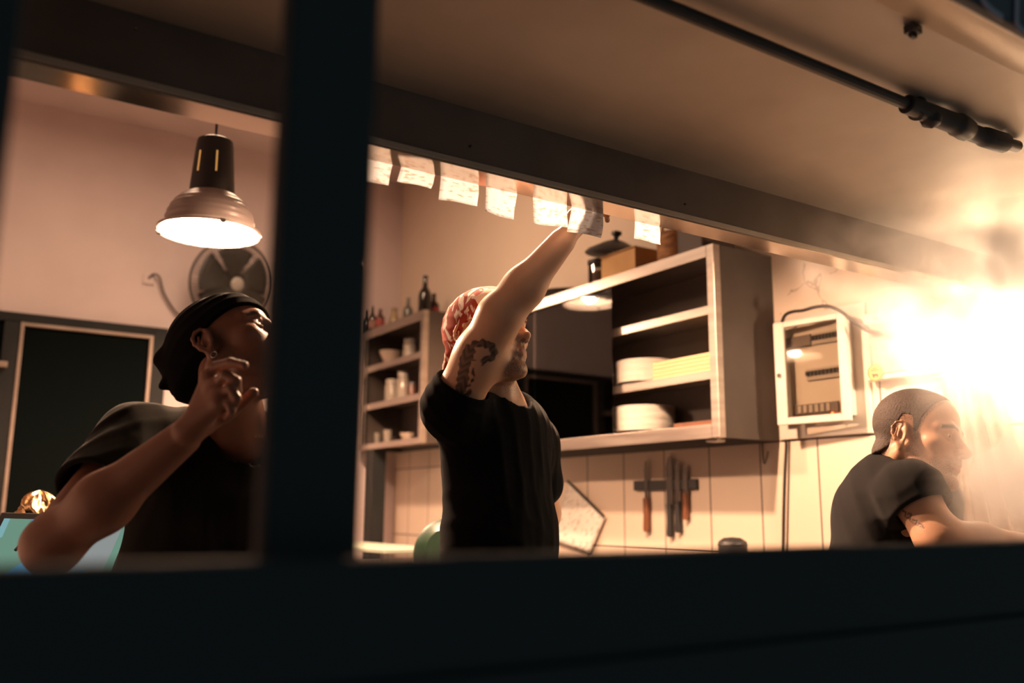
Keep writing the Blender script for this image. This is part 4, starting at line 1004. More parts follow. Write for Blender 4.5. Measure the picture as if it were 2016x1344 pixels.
# ---- skin, hair, cloth
def skin_material(name, c0, c1, beard=(0.10, 0.06, 0.04), rough=0.42):
    m = mat(name, c0, rough, spec=0.4)
    nt, N, L, b = nodes(m); tc = N.new('ShaderNodeTexCoord')
    n = N.new('ShaderNodeTexNoise'); n.inputs['Scale'].default_value = 28; n.inputs['Detail'].default_value = 5; L.new(tc.outputs['Object'], n.inputs['Vector'])
    cur = None
    mx = N.new('ShaderNodeMix'); mx.data_type = 'RGBA'; mx.inputs[6].default_value = (*c0, 1); mx.inputs[7].default_value = (*c1, 1); L.new(n.outputs['Fac'], mx.inputs[0]); cur = mx.outputs[2]
    for an, col, st in (('lips', (0.36, 0.13, 0.10), 0.8), ('beard', beard, 1.0), ('brow', (0.05, 0.03, 0.02), 1.0), ('ink', (0.022, 0.018, 0.018), 0.92)):
        at_ = N.new('ShaderNodeAttribute'); at_.attribute_name = an
        mu = N.new('ShaderNodeMath'); mu.operation = 'MULTIPLY'; mu.inputs[1].default_value = st; L.new(at_.outputs['Fac'], mu.inputs[0])
        fac = mu.outputs[0]
        if an == 'beard':
            n2 = N.new('ShaderNodeTexNoise'); n2.inputs['Scale'].default_value = 420; n2.inputs['Detail'].default_value = 2; L.new(tc.outputs['Object'], n2.inputs['Vector'])
            m2 = N.new('ShaderNodeMapRange'); m2.inputs[1].default_value = 0.38; m2.inputs[2].default_value = 0.62; m2.inputs[3].default_value = 0.35; m2.inputs[4].default_value = 1.0; L.new(n2.outputs['Fac'], m2.inputs[0])
            m3 = N.new('ShaderNodeMath'); m3.operation = 'MULTIPLY'; L.new(fac, m3.inputs[0]); L.new(m2.outputs[0], m3.inputs[1]); fac = m3.outputs[0]
        x = N.new('ShaderNodeMix'); x.data_type = 'RGBA'; L.new(fac, x.inputs[0]); L.new(cur, x.inputs[6]); x.inputs[7].default_value = (*col, 1); cur = x.outputs[2]
    L.new(cur, b.inputs['Base Color'])
    n3 = N.new('ShaderNodeTexNoise'); n3.inputs['Scale'].default_value = 260; n3.inputs['Detail'].default_value = 3; L.new(tc.outputs['Object'], n3.inputs['Vector'])
    bp = N.new('ShaderNodeBump'); bp.inputs['Strength'].default_value = 0.25; bp.inputs['Distance'].default_value = 0.0012; L.new(n3.outputs['Fac'], bp.inputs['Height']); L.new(bp.outputs[0], b.inputs['Normal'])
    b.inputs['Subsurface Weight'].default_value = 0.12; b.inputs['Subsurface Radius'].default_value = (1.0, 0.35, 0.2); b.inputs['Subsurface Scale'].default_value = 0.006
    return m
def cloth(name, c, sheen=0.25):
    m = mat(name, c, 1.0, spec=0.03); nt, N, L, b = nodes(m); tc = N.new('ShaderNodeTexCoord')
    n = N.new('ShaderNodeTexNoise'); n.inputs['Scale'].default_value = 700; n.inputs['Detail'].default_value = 2; L.new(tc.outputs['Object'], n.inputs['Vector'])
    bp = N.new('ShaderNodeBump'); bp.inputs['Strength'].default_value = 0.3; bp.inputs['Distance'].default_value = 0.0008; L.new(n.outputs['Fac'], bp.inputs['Height']); L.new(bp.outputs[0], b.inputs['Normal'])
    b.inputs['Sheen Weight'].default_value = sheen; b.inputs['Sheen Roughness'].default_value = 0.5
    return m
def eye_material():
    m = mat('eye', (0.8, 0.76, 0.70), 0.08); nt, N, L, b = nodes(m); tc = N.new('ShaderNodeTexCoord')
    nv = N.new('ShaderNodeVectorMath'); nv.operation = 'NORMALIZE'; L.new(tc.outputs['Object'], nv.inputs[0]); sp_ = N.new('ShaderNodeSeparateXYZ'); L.new(nv.outputs[0], sp_.inputs[0])
    r = N.new('ShaderNodeValToRGB'); r.color_ramp.interpolation = 'CONSTANT'; r.color_ramp.elements[0].color = (0.74, 0.70, 0.64, 1)
    e = r.color_ramp.elements; e[1].position = 0.90; e[1].color = (0.05, 0.03, 0.018, 1); q = e.new(0.975); q.color = (0.004, 0.004, 0.004, 1)
    L.new(sp_.outputs[1], r.inputs[0]); L.new(r.outputs[0], b.inputs['Base Color']); return m
M_eye = eye_material()
def eyes(fr, parent, look=(0, 1, 0.15)):
    for sx in (-1, 1):
        bm = NB(); bmesh.ops.create_uvsphere(bm, u_segments=24, v_segments=16, radius=0.0126 * float(fr.s))
        o = obj('eye', bm, M_eye, parent, smooth='full'); d = nrm(np.asarray(look) @ fr.A); u = nrm(fr.A[2] - d * (fr.A[2] @ d)); r_ = np.cross(d, u); c = fr.w((0.031 * sx, 0.0745, 0.008))
        o.matrix_basis = Matrix(((r_[0], d[0], u[0], c[0]), (r_[1], d[1], u[1], c[1]), (r_[2], d[2], u[2], c[2]), (0, 0, 0, 1)))
def away(vs, segs, r):
    d = np.full(len(vs), 9.0)
    for a, b in segs: d = np.minimum(d, cap(a, b, 0.0)(vs))
    return np.clip((d - r) / 0.006, 0, 1)
def face_attrs(me, vs, fr, beard_amt, ink=None, mask=1.0):
    q = fr.loc(vs); x, y, z = np.abs(q[:, 0]), q[:, 1], q[:, 2]
    inb = (np.abs(q) < 0.17).all(1)
    sm = lambda e0, e1, v: np.clip((v - e0) / (e1 - e0), 0, 1)
    lips = sm(0.0, 1.0, 1.35 - np.sqrt(((x) / 0.022) ** 2 + ((z + 0.0612) / 0.0095) ** 2) ) * (y > 0.085) * inb
    b = sm(-0.020, -0.050, z) * sm(-0.01, 0.015, y) * inb
    mous = sm(-0.037, -0.043, z) * sm(0.045, 0.03, x) * (y > 0.06)
    side = np.maximum(mous, sm(-0.050, -0.072, z - 0.35 * (x - 0.02)))
    side = np.maximum(side, sm(0.044, 0.052, x) * sm(0.02, -0.02, z) * sm(0.045, 0.02, y))
    b = np.clip(b * np.maximum(side, 0) + sm(0.05, 0.056, x) * sm(0.03, 0.0, z) * sm(0.03, 0.012, y) * sm(0.0, 0.006, y) * inb, 0, 1) * sm(-0.128, -0.112, z) * (1 - lips)
    zb = 0.0305 - 0.25 * np.maximum(x - 0.033, 0) - 0.12 * np.maximum(0.025 - x, 0)
    br = sm(0.006, 0.003, np.abs(z - zb)) * (x > 0.011) * (x < 0.054) * (y > 0.05) * inb
    attr(me, 'lips', lips * mask); attr(me, 'beard', b * beard_amt * mask); attr(me, 'brow', br * mask); attr(me, 'ink', np.zeros(len(vs)) if ink is None else ink)
def poly_dist(P2, pts):
    d = np.full(len(P2), 9.0)
    for a, b in zip(pts, pts[1:]):
        a = np.asarray(a, float); b = np.asarray(b, float); ab = b - a; t = np.clip((P2 - a) @ ab / (ab @ ab), 0, 1); d = np.minimum(d, np.linalg.norm(P2 - a - t[:, None] * ab, axis=1))
    return d
ZF = -0.1
def lower_body(body, hip, side, feet, mname, label=None):
    """trousers and shoes below the sill"""
    hip = np.asarray(hip, float); side = nrm((side[0], side[1], 0)); fw = np.cross(side, (0, 0, 1.0))
    p = [('u', 0, ecap(hip + np.array([0, 0, 0.12]), hip - np.array([0, 0, 0.08]), side, (0.150, 0.105), (0.165, 0.118)))]
    for sg_, ft_ in zip((-1, 1), feet):
        h = hip + side * 0.088 * sg_ - np.array([0, 0, 0.07]); ft_ = np.asarray(ft_, float); kn = h * 0.5 + ft_ * 0.5 + fw * 0.035; kn[2] = (h[2] + ft_[2]) / 2 + 0.03
        p += [('u', 0.05, cap(h, kn, 0.088, 0.062)), ('u', 0.03, cap(kn, ft_ + np.array([0, 0, 0.09]), 0.062, 0.055))]
    lo = hip - 0.42; hi = hip + 0.42; lo[2] = ZF + 0.02; hi[2] = hip[2] + 0.3
    me, vs = sd_mesh('trousers', p, lo, hi, 0.010); obj('trousers', me, cloth(mname, (0.02, 0.021, 0.024)), body)
    for ft_ in feet:
        ft_ = np.asarray(ft_, float); a = ft_ + np.array([0, 0, 0.040]) - fw * 0.05; b = ft_ + np.array([0, 0, 0.036]) + fw * 0.16
        q = [('u', 0, cap(a, b, 0.040, 0.035)), ('u', 0.03, cap(a + np.array([0, 0, 0.05]), a, 0.042, 0.04)), ('i', 0, lambda P: (ZF + 0.0005) - P[:, 2])]
        me, vs = sd_mesh('shoe', q, np.minimum(a, b) - 0.07, np.maximum(a, b) + np.array([0.07, 0.07, 0.11]), 0.006); obj('shoe', me, M_blackpl, body)

def bandana_region(pts):
    ys = [p[0] for p in pts]; zs = [p[1] for p in pts]
    def f(fr):
        def g(P):
            q = fr.loc(P); return (np.interp(q[:, 1], ys, zs).astype(f32) - q[:, 2]) * 0.7 * fr.s
        return g
    return f
UPZ = np.array([0, 0, 1.0])
def cutcap(pt, ax, R_):
    pt = np.asarray(pt, f32); ax = np.asarray(ax, f32)
    return lambda P: np.maximum(-((P - pt) @ ax), np.sqrt(((P - (pt + ax * R_ * 0.6)) ** 2).sum(1)) - R_)
# ================================================================== man with the red bandana (raised arm)
def cs(r, u, t): return RGT * r + UPV * u - FWD * t          # camera-sense direction: right, up, towards the viewer
h2 = Frame(at(960, 675.5, 2.08), cs(0.757, 0.356, 0.549), cs(-0.10, 0.893, -0.44), 0.96)
RS, LS = at(892, 800, 2.02), at(1046, 874, 2.26)
EL, WR = at(984, 622, 1.96), at(1106, 476, 1.96)
NB2, CH, WA, HP = at(982, 795, 2.12), at(975, 900, 2.13), at(985, 1060, 2.13), at(988, 1190, 2.14)
sd2 = nrm((LS - RS)[0:3] * np.array([1, 1, 0.3])); fw2 = nrm(np.cross(sd2, UPZ))
skin2 = head(h2)
skin2 += [('u', 0.022, cap(h2.w((0, -0.022, -0.035)), NB2 + np.array([0, 0, 0.0]), 0.053, 0.058)),
          ('u', 0.02, cap(h2.w((0.055, -0.02, -0.045)), NB2 + fw2 * 0.045 - sd2 * 0.012 + np.array([0, 0, -0.015]), 0.013, 0.013)),
          ('u', 0.02, cap(h2.w((-0.055, -0.02, -0.045)), NB2 + fw2 * 0.045 + sd2 * 0.012 + np.array([0, 0, -0.015]), 0.013, 0.013)),
          ('u', 0.008, ell(NB2 * 0.62 + h2.w((0, 0.04, -0.09)) * 0.38 + fw2 * 0.012, (0.016, 0.016, 0.020))),
          ('u', 0.05, ecap(CH + UPZ * 0.05, WA, sd2, (0.135, 0.085), (0.125, 0.085))),
          ('u', 0.03, cap(RS, LS, 0.045, 0.045)),
          ('u', 0.03, cap(RS, EL, 0.056, 0.047)), ('u', 0.03, ell((RS * 0.45 + EL * 0.55), (0.05, 0.05, 0.058))),
          ('u', 0.03, cap(EL, EL * 0.62 + WR * 0.38, 0.042, 0.0415)), ('u', 0.03, cap(EL * 0.62 + WR * 0.38, WR, 0.0405, 0.029)),
          ('u', 0.03, cap(LS, at(1068, 1010, 2.36), 0.05, 0.042)), ('u', 0.03, cap(at(1068, 1010, 2.36), at(1065, 1120, 2.22), 0.042, 0.030))]
def A(*p): return at(*p)
hand(skin2, WR + 0.15 * (A(1140, 440, 1.985) - WR), [A(1128, 424, 1.980), A(1142, 421, 1.990), A(1156, 424, 2.000), A(1168, 431, 2.010)],
     [[A(1142, 398, 1.970), A(1162, 396, 1.955), A(1175, 404, 1.948)], [A(1160, 398, 1.980), A(1180, 402, 1.965), A(1190, 413, 1.955)],
      [A(1173, 404, 1.990), A(1190, 412, 1.975), A(1196, 424, 1.965)], [A(1182, 414, 2.000), A(1195, 424, 1.985), A(1196, 434, 1.975)]],
     [A(1124, 452, 1.960), A(1146, 436, 1.940), A(1170, 430, 1.930)])
lh = A(1065, 1120, 2.22)
hand(skin2, lh, [lh + cs(x, -0.085, 0.01 * x) for x in (-0.03, -0.01, 0.01, 0.03)], [[lh + cs(x, -0.12, 0.015), lh + cs(x, -0.145, 0.028), lh + cs(x, -0.16, 0.045)] for x in (-0.033, -0.011, 0.011, 0.032)],
     [lh + cs(-0.02, -0.03, 0.02), lh + cs(-0.045, -0.06, 0.035), lh + cs(-0.045, -0.09, 0.045)])
allp = np.array([RS, LS, EL, WR, WA, A(1200, 380, 1.95), A(930, 560, 2.08), lh + cs(0, -0.2, 0), A(860, 800, 2.0)])
me, vs = sd_mesh('person', skin2, allp.min(0) - 0.14, allp.max(0) + 0.10, 0.0026)
# tattoo: a curled horn with a winged body, laid out on the arm between shoulder (t=0) and elbow (t=1)
axA = nrm(EL - RS); LA = np.linalg.norm(EL - RS); vw = nrm(CAM - (RS + EL) / 2); acr = nrm(np.cross(axA, vw))
tw = np.stack([(vs - RS.astype(f32)) @ axA, (vs - RS.astype(f32)) @ acr], 1); face = (vs - RS.astype(f32)) @ vw
def pa(x, y): p = onp(x, y); return p
def onp(x, y):
    r = ray(x, y); n_ = vw; t = ((RS + EL) / 2 - CAM) @ n_ / (r @ n_); p = CAM + r * t - RS; return np.array([p @ axA, p @ acr])
horn = [onp(*q) for q in ((925, 684), (940, 664), (958, 660), (975, 666), (980, 680), (974, 691), (960, 694))]
body_ = [onp(*q) for q in ((932, 676), (922, 700), (918, 730), (912, 756))]; wing = [onp(*q) for q in ((938, 712), (940, 728), (930, 746), (922, 754))]
low = [onp(*q) for q in ((905, 770), (922, 768), (918, 785), (930, 760))]; dots = [onp(*q) for q in ((938, 695), (944, 694))]; dots2 = [onp(*q) for q in ((950, 704), (958, 704))]
ink = np.zeros(len(vs))
wob = 0.0012 * np.sin(tw[:, 0] * 420) + 0.001 * np.sin(tw[:, 1] * 510)
for pts, wd in ((horn, 0.0082), (body_, 0.0135), (wing, 0.0034), (low, 0.0062), (dots, 0.002), (dots2, 0.002)):
    ink = np.maximum(ink, np.clip((wd + wob - poly_dist(tw, pts)) / 0.002, 0, 1))
ink *= 0.90 + 0.10 * np.sin(tw[:, 0] * 330 + 3 * np.sin(tw[:, 1] * 200))
ink *= (face > -0.01) & (tw[:, 0] > -0.02) & (tw[:, 0] < LA * 1.05) & (np.linalg.norm(vs - (RS + (EL - RS) * 0.5).astype(f32), axis=1) < 0.2)
face_attrs(me, vs, h2, 0.8, ink, away(vs, [(RS, EL), (EL, WR)], 0.062))
man2 = tag(obj('person', me, skin_material('skin light', (0.56, 0.33, 0.215), (0.64, 0.39, 0.26))),
           'man in a red and white bandana reaching a tattooed arm up to the tickets', 'person')
eyes(h2, man2)
# t-shirt
a0 = 0.30
SLV = RS + (EL - RS) * a0
sh = [('u', 0, ecap(CH + UPZ * 0.055, WA, sd2, (0.158, 0.112), (0.146, 0.112))), ('u', 0.05, ecap(WA, HP - UPZ * 0.02, sd2, (0.150, 0.112), (0.165, 0.122))),
      ('u', 0.05, cap(RS - UPZ * 0.005, LS, 0.064, 0.062)), ('u', 0.04, cap(NB2 - UPZ * 0.03, (RS + LS) / 2 - UPZ * 0.03, 0.07, 0.07)),
      ('u', 0.035, cap(RS, SLV, 0.066, 0.066)), ('u', 0.03, cap(LS, LS * 0.45 + at(1068, 1010, 2.36) * 0.55, 0.064, 0.066)),
      ('d', 0, folds([(axA + 0.6 * fw2, 0.030, 0.006, RS + axA * 0.02, 0.10, 0.3), (sd2 + 0.25 * UPZ, 0.042, 0.0055, CH + fw2 * 0.1 - sd2 * 0.05, 0.16, 1.0), (sd2 + 0.1 * UPZ, 0.055, 0.005, WA + fw2 * 0.08, 0.20, 2.0), (UPZ + 0.5 * sd2, 0.06, 0.005, WA - sd2 * 0.1, 0.16, 0.5), (sd2 + 0.5 * UPZ, 0.035, 0.004, LS - UPZ * 0.06 + fw2 * 0.05, 0.12, 0.9)])),
      ('s', 0.006, cap(NB2 - UPZ * 0.02 + fw2 * 0.012, NB2 + UPZ * 0.10 + fw2 * 0.02, 0.062, 0.075)),
      ('s', 0.004, cap(RS + (EL - RS) * (a0 - 0.10), EL, 0.058, 0.062)),
      ('s', 0.004, cutcap(SLV - axA * 0.012, axA, 0.12))]
sp_ = np.array([RS, LS, HP, CH, SLV])
lo_, hi_ = sp_.min(0) - 0.21, sp_.max(0) + 0.13
me, vs = sd_mesh('shirt', sh, lo_, hi_, 0.004)
obj('shirt', me, cloth('black cotton', (0.006, 0.007, 0.008), 0.04), man2)
# bandana
reg = bandana_region([(-0.14, -0.085), (-0.06, -0.075), (-0.02, -0.01), (0.0, 0.030), (0.05, 0.038), (0.10, 0.044)])
bn = [('u', 0, cranium(h2, 0.010)), ('i', 0, reg(h2)),
      ('u', 0.03, inF(h2, ell((0.0, -0.105, -0.045), (0.045, 0.022, 0.060)))), ('u', 0.02, inF(h2, ell((0.01, -0.118, -0.105), (0.036, 0.014, 0.045)))),
      ('d', 0, folds([(h2.A[2] + 0.5 * h2.A[1], 0.028, 0.004, h2.w((0.05, -0.05, 0.03)), 0.09, 0.2), (h2.A[0] + 0.3 * h2.A[1], 0.03, 0.004, h2.w((0.02, -0.11, -0.05)), 0.08, 1.2)]))]
me, vs = sd_mesh('bandana', bn, h2.w((0, 0, 0)) - 0.2, h2.w((0, 0, 0)) + 0.2, 0.0028)
M_bd = mat('red and white printed cotton', (0.5, 0.1, 0.08), 0.85, spec=0.2)
nt, N, L, b = nodes(M_bd); tc = N.new('ShaderNodeTexCoord'); mp = N.new('ShaderNodeMapping'); mp.inputs['Scale'].default_value = (1, 1, 0.5)
n = N.new('ShaderNodeTexNoise'); n.inputs['Scale'].default_value = 30; n.inputs['Detail'].default_value = 2.5; n.inputs['Distortion'].default_value = 1.6
r = N.new('ShaderNodeValToRGB'); r.color_ramp.elements[0].position = 0.52; r.color_ramp.elements[1].position = 0.56; r.color_ramp.elements[0].color = (0.34, 0.055, 0.035, 1); r.color_ramp.elements[1].color = (0.80, 0.72, 0.64, 1)
L.new(tc.outputs['Object'], mp.inputs[0]); L.new(mp.outputs[0], n.inputs['Vector']); L.new(n.outputs['Fac'], r.inputs[0]); L.new(r.outputs[0], b.inputs['Base Color'])
obj('bandana', me, M_bd, man2)
hipc = np.array([HP[0], HP[1], 0.86])
lower_body(man2, hipc, sd2, [np.array([hipc[0], hipc[1], ZF]) - sd2 * np.array([1, 1, 0]) * 0.11, np.array([hipc[0], hipc[1], ZF]) + sd2 * np.array([1, 1, 0]) * 0.11], 'black work trousers')

# ================================================================== man at the left in the black head scarf
h1 = Frame(at(454, 703, 1.70), cs(0.848, 0.527, -0.05), cs(-0.48, 0.71, -0.515), 0.97)
RS1, LS1 = at(268, 868, 1.72), at(600, 880, 1.94)
NB1, CH1, WA1, HP1 = at(470, 862, 1.80), at(425, 950, 1.86), at(400, 1120, 1.90), at(400, 1290, 1.92)
EL1, WR1 = at(102, 1072, 1.44), at(360, 862, 1.42)
sd1 = nrm((LS1 - RS1) * np.array([1, 1, 0.2])); fw1 = nrm(np.cross(sd1, UPZ))
skin1 = head(h1)
skin1 += [('u', 0.022, cap(h1.w((0, -0.022, -0.035)), NB1, 0.052, 0.060)),
          ('u', 0.02, cap(h1.w((0.055, -0.02, -0.045)), NB1 + fw1 * 0.045 - sd1 * 0.012, 0.013, 0.013)), ('u', 0.02, cap(h1.w((-0.055, -0.02, -0.045)), NB1 + fw1 * 0.045 + sd1 * 0.012, 0.013, 0.013)),
          ('u', 0.008, ell(NB1 * 0.55 + h1.w((0, 0.05, -0.085)) * 0.45, (0.016, 0.016, 0.020))),
          ('u', 0.05, ecap(CH1, WA1, sd1, (0.14, 0.09), (0.13, 0.09))), ('u', 0.03, cap(RS1, LS1, 0.045, 0.045)),
          ('u', 0.03, cap(RS1, EL1, 0.050, 0.041)), ('u', 0.03, cap(EL1, EL1 * 0.60 + WR1 * 0.40, 0.040, 0.043)), ('u', 0.03, cap(EL1 * 0.60 + WR1 * 0.40, WR1, 0.042, 0.0275)),
          ('u', 0.03, cap(LS1, at(640, 1100, 1.95), 0.05, 0.042)), ('u', 0.03, cap(at(640, 1100, 1.95), at(600, 1280, 1.72), 0.042, 0.030))]
d1 = 1.41
hand(skin1, A(372, 848, d1), [A(411, 742, d1 + .02), A(424, 757, d1), A(432, 776, d1 - .015), A(434, 796, d1 - .02)],
     [[A(424, 722, d1 + .015), A(454, 713, d1), A(481, 719, d1 - .012)], [A(444, 738, d1 - .015), A(465, 750, d1 - .022), A(468, 772, d1 - .015)],
      [A(454, 764, d1 - .025), A(466, 784, d1 - .03), A(458, 803, d1 - .022)], [A(450, 792, d1 - .028), A(456, 810, d1 - .03), A(446, 822, d1 - .022)]],
     [A(404, 838, d1 + .012), A(446, 818, d1 + .022), A(476, 794, d1 + .018), A(499, 773, d1 + .012)], r=0.0092)
lh = A(600, 1280, 1.72)
hand(skin1, lh, [lh + cs(x, -0.085, 0.01) for x in (-0.03, -0.01, 0.01, 0.03)], [[lh + cs(x, -0.12, 0.015), lh + cs(x, -0.145, 0.028), lh + cs(x, -0.16, 0.045)] for x in (-0.033, -0.011, 0.011, 0.032)],
     [lh + cs(-0.02, -0.03, 0.02), lh + cs(-0.045, -0.06, 0.035), lh + cs(-0.045, -0.09, 0.045)])
allp = np.array([RS1, LS1, EL1, WR1, WA1, A(480, 560, 1.6), A(640, 1290, 1.95), lh + cs(0, -0.2, 0.1), A(560, 640, 1.5), A(500, 700, 1.38)])
me, vs = sd_mesh('person', skin1, allp.min(0) - 0.10, allp.max(0) + 0.10, 0.0026)
face_attrs(me, vs, h1, 0.75, None, away(vs, [(EL1, WR1), (WR1, A(432, 760, d1)), (A(432, 760, d1), A(490, 745, d1))], 0.06))
man1 = tag(obj('person', me, skin_material('skin darkened for shade', (0.19, 0.085, 0.054), (0.23, 0.108, 0.068))),  # base colour darkened to imitate the shade on his face and arm
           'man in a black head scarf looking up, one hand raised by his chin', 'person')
eyes(h1, man1, (0.1, 1, 0.3))
UA = nrm(EL1 - RS1); L1_ = np.linalg.norm(EL1 - RS1); SL1 = RS1 + UA * 0.17
sh = [('u', 0, ecap(CH1 + UPZ * 0.03, WA1, sd1, (0.168, 0.118), (0.160, 0.118))), ('u', 0.05, ecap(WA1, HP1, sd1, (0.16, 0.118), (0.17, 0.125))),
      ('u', 0.05, cap(RS1, LS1, 0.066, 0.064)), ('u', 0.04, cap(NB1 - UPZ * 0.03, (RS1 + LS1) / 2 - UPZ * 0.03, 0.07, 0.07)),
      ('u', 0.035, cap(RS1, SL1 + UA * 0.02, 0.066, 0.070)), ('u', 0.03, cap(LS1, LS1 * 0.45 + at(640, 1100, 1.95) * 0.55, 0.066, 0.068)),
      ('d', 0, folds([(UA + 0.8 * sd1, 0.050, 0.008, RS1 + UA * 0.05, 0.14, 0.6), (sd1 + 0.15 * UPZ, 0.06, 0.006, CH1 + fw1 * 0.1, 0.22, 1.0), (sd1, 0.07, 0.006, WA1 + fw1 * 0.08, 0.22, 0.2)])),
      ('s', 0.006, cap(NB1 - UPZ * 0.015 + fw1 * 0.012, NB1 + UPZ * 0.10 + fw1 * 0.03, 0.064, 0.078)),
      ('s', 0.004, cap(RS1 + UA * 0.12, EL1, 0.060, 0.060)), ('s', 0.004, cutcap(SL1, UA, 0.11))]
sp2 = np.array([RS1, LS1, HP1, CH1, SL1]); me, vs = sd_mesh('shirt', sh, sp2.min(0) - 0.21, sp2.max(0) + 0.14, 0.0045)
obj('shirt', me, cloth('dark olive cotton', (0.011, 0.011, 0.0095), 0.05), man1)
reg = bandana_region([(-0.15, -0.065), (-0.07, -0.055), (-0.03, -0.03), (-0.012, 0.026), (0.02, 0.040), (0.06, 0.050), (0.10, 0.058)])
kt = at(338, 742, 1.71)
bn = [('u', 0, cranium(h1, 0.006)), ('i', 0, reg(h1)),
      ('u', 0.035, cap(h1.w((0, -0.085, 0.0)), at(322, 708, 1.71), 0.045, 0.010)), ('u', 0.02, cap(at(322, 708, 1.71), at(370, 758, 1.71), 0.012, 0.018)),
      ('u', 0.012, cap(at(356, 742, 1.695), at(328, 756, 1.69), 0.011, 0.010)), ('u', 0.006, cap(at(352, 742, 1.695), at(345, 770, 1.685), 0.010, 0.0085)), ('u', 0.006, cap(at(332, 750, 1.69), at(321, 759, 1.685), 0.011, 0.007)),
      ('d', 0, folds([(h1.A[2] - 0.3 * h1.A[1], 0.022, 0.0045, h1.w((0.05, 0.02, 0.08)), 0.08, 0.2), (h1.A[0] + 0.5 * h1.A[2], 0.03, 0.004, h1.w((0.03, -0.1, 0.0)), 0.08, 1.2)]))]
me, vs = sd_mesh('head_scarf', bn, h1.w((0, 0, 0)) - 0.24, h1.w((0, 0, 0)) + 0.2, 0.003)
obj('head_scarf', me, cloth('black scarf cotton', (0.004, 0.0045, 0.005), 0.03), man1)
eb = NB(); ec = h1.w((0.079, -0.004, -0.036)); tube(eb, [ec + 0.006 * (np.array(h1.A[1]) * math.cos(t) + np.array(h1.A[2]) * math.sin(t)) - h1.A[2] * 0.003 for t in np.linspace(0, 2 * math.pi, 12)], 0.001, 6, 2)
obj('earring', eb, M_blade, man1, smooth='full')
nb_ = NB(); 
for k in range(60):
    t = 2 * math.pi * k / 60; c = NB1 + UPZ * (0.018 + 0.020 * -math.cos(t)) + sd1 * 0.066 * math.sin(t) + fw1 * (0.012 + 0.066 * math.cos(t)); bmesh.ops.create_icosphere(nb_, subdivisions=1, radius=0.0018, matrix=Matrix.Translation(V(c)))
obj('necklace', nb_, M_gold, man1, smooth='full')
hipc = np.array([HP1[0], HP1[1], 0.74])
lower_body(man1, hipc, sd1, [np.array([hipc[0], hipc[1], ZF]) - sd1 * np.array([1, 1, 0]) * 0.12, np.array([hipc[0], hipc[1], ZF]) + sd1 * np.array([1, 1, 0]) * 0.12], 'dark work trousers')

# ================================================================== shaven-headed man leaning over in the steam
h3 = Frame(at(1806, 871, 2.16), cs(0.70, 0.07, 0.69), cs(0.21, 0.92, -0.28), 0.97)
RS3, LS3 = at(1794, 968, 2.06), at(1838, 985, 2.34)
NB3, CH3, WA3, HP3 = at(1776, 935, 2.18), at(1768, 1010, 2.21), at(1735, 1140, 2.22), at(1700, 1270, 2.22)
EL3, WR3 = at(1850, 1062, 1.98), at(2040, 1078, 2.02)
sd3 = nrm((LS3 - RS3) * np.array([1, 1, 0.3])); fw3 = nrm(np.cross(sd3, UPZ))
skin3 = head(h3)
skin3 += [('u', 0.022, cap(h3.w((0, -0.030, -0.035)), NB3, 0.053, 0.060)),
          ('u', 0.02, cap(h3.w((0.055, -0.02, -0.045)), NB3 + fw3 * 0.05 - sd3 * 0.012, 0.013, 0.013)), ('u', 0.02, cap(h3.w((-0.055, -0.02, -0.045)), NB3 + fw3 * 0.05 + sd3 * 0.012, 0.013, 0.013)),
          ('u', 0.05, ecap(CH3, WA3, sd3, (0.135, 0.09), (0.13, 0.09))), ('u', 0.03, cap(RS3, LS3, 0.045, 0.045)),
          ('u', 0.03, cap(RS3, EL3, 0.053, 0.046)), ('u', 0.03, cap(EL3, EL3 * 0.6 + WR3 * 0.4, 0.045, 0.042)), ('u', 0.03, cap(EL3 * 0.6 + WR3 * 0.4, WR3, 0.039, 0.027)),
          ('u', 0.03, cap(LS3, at(1846, 1125, 2.40), 0.05, 0.042)), ('u', 0.03, cap(at(1846, 1125, 2.40), at(2010, 1140, 2.32), 0.04, 0.028))]
for wr_, rr in ((WR3, 1), (at(2010, 1140, 2.32), 1)):
    hand(skin3, wr_, [wr_ + cs(0.085, x, -0.01) for x in (0.03, 0.01, -0.01, -0.03)], [[wr_ + cs(0.12, x, 0.0) + cs(0, -0.008, 0), wr_ + cs(0.14, x - 0.02, 0.0), wr_ + cs(0.145, x - 0.045, 0.0)] for x in (0.032, 0.011, -0.011, -0.032)],
         [wr_ + cs(0.03, 0.012, 0.025), wr_ + cs(0.065, 0.02, 0.045), wr_ + cs(0.095, 0.012, 0.048)])
allp = np.array([RS3, LS3, EL3, WR3, WA3, A(1800, 750, 2.16), A(2060, 1130, 2.30) + cs(0.16, -0.08, 0), A(1920, 880, 2.1), WR3 + cs(0.17, 0.0, 0.05)])
me, vs = sd_mesh('person', skin3, allp.min(0) - 0.10, allp.max(0) + 0.10, 0.0026)
ax3 = nrm(EL3 - RS3); vw3 = nrm(CAM - (RS3 + EL3) / 2); ac3 = nrm(np.cross(ax3, vw3)); t3 = np.stack([(vs - RS3.astype(f32)) @ ax3, (vs - RS3.astype(f32)) @ ac3], 1)
def on3(x, y):
    r = ray(x, y); t = ((RS3 + EL3) / 2 - CAM) @ vw3 / (r @ vw3); p = CAM + r * t - RS3; return np.array([p @ ax3, p @ ac3])
ink = np.zeros(len(vs))
for pts, wd in (([(1783, 1014), (1790, 1018), (1788, 1024)], .0022), ([(1794, 1022), (1802, 1024), (1800, 1033), (1795, 1030)], .0022), ([(1805, 1036), (1815, 1040), (1812, 1047)], .0022), ([(1786, 1024), (1808, 1044), (1826, 1056)], .0014), ([(1818, 1046), (1826, 1050), (1830, 1058)], .002)):
    ink = np.maximum(ink, np.clip((wd - poly_dist(t3, [on3(*q) for q in pts])) / 0.0015, 0, 1))
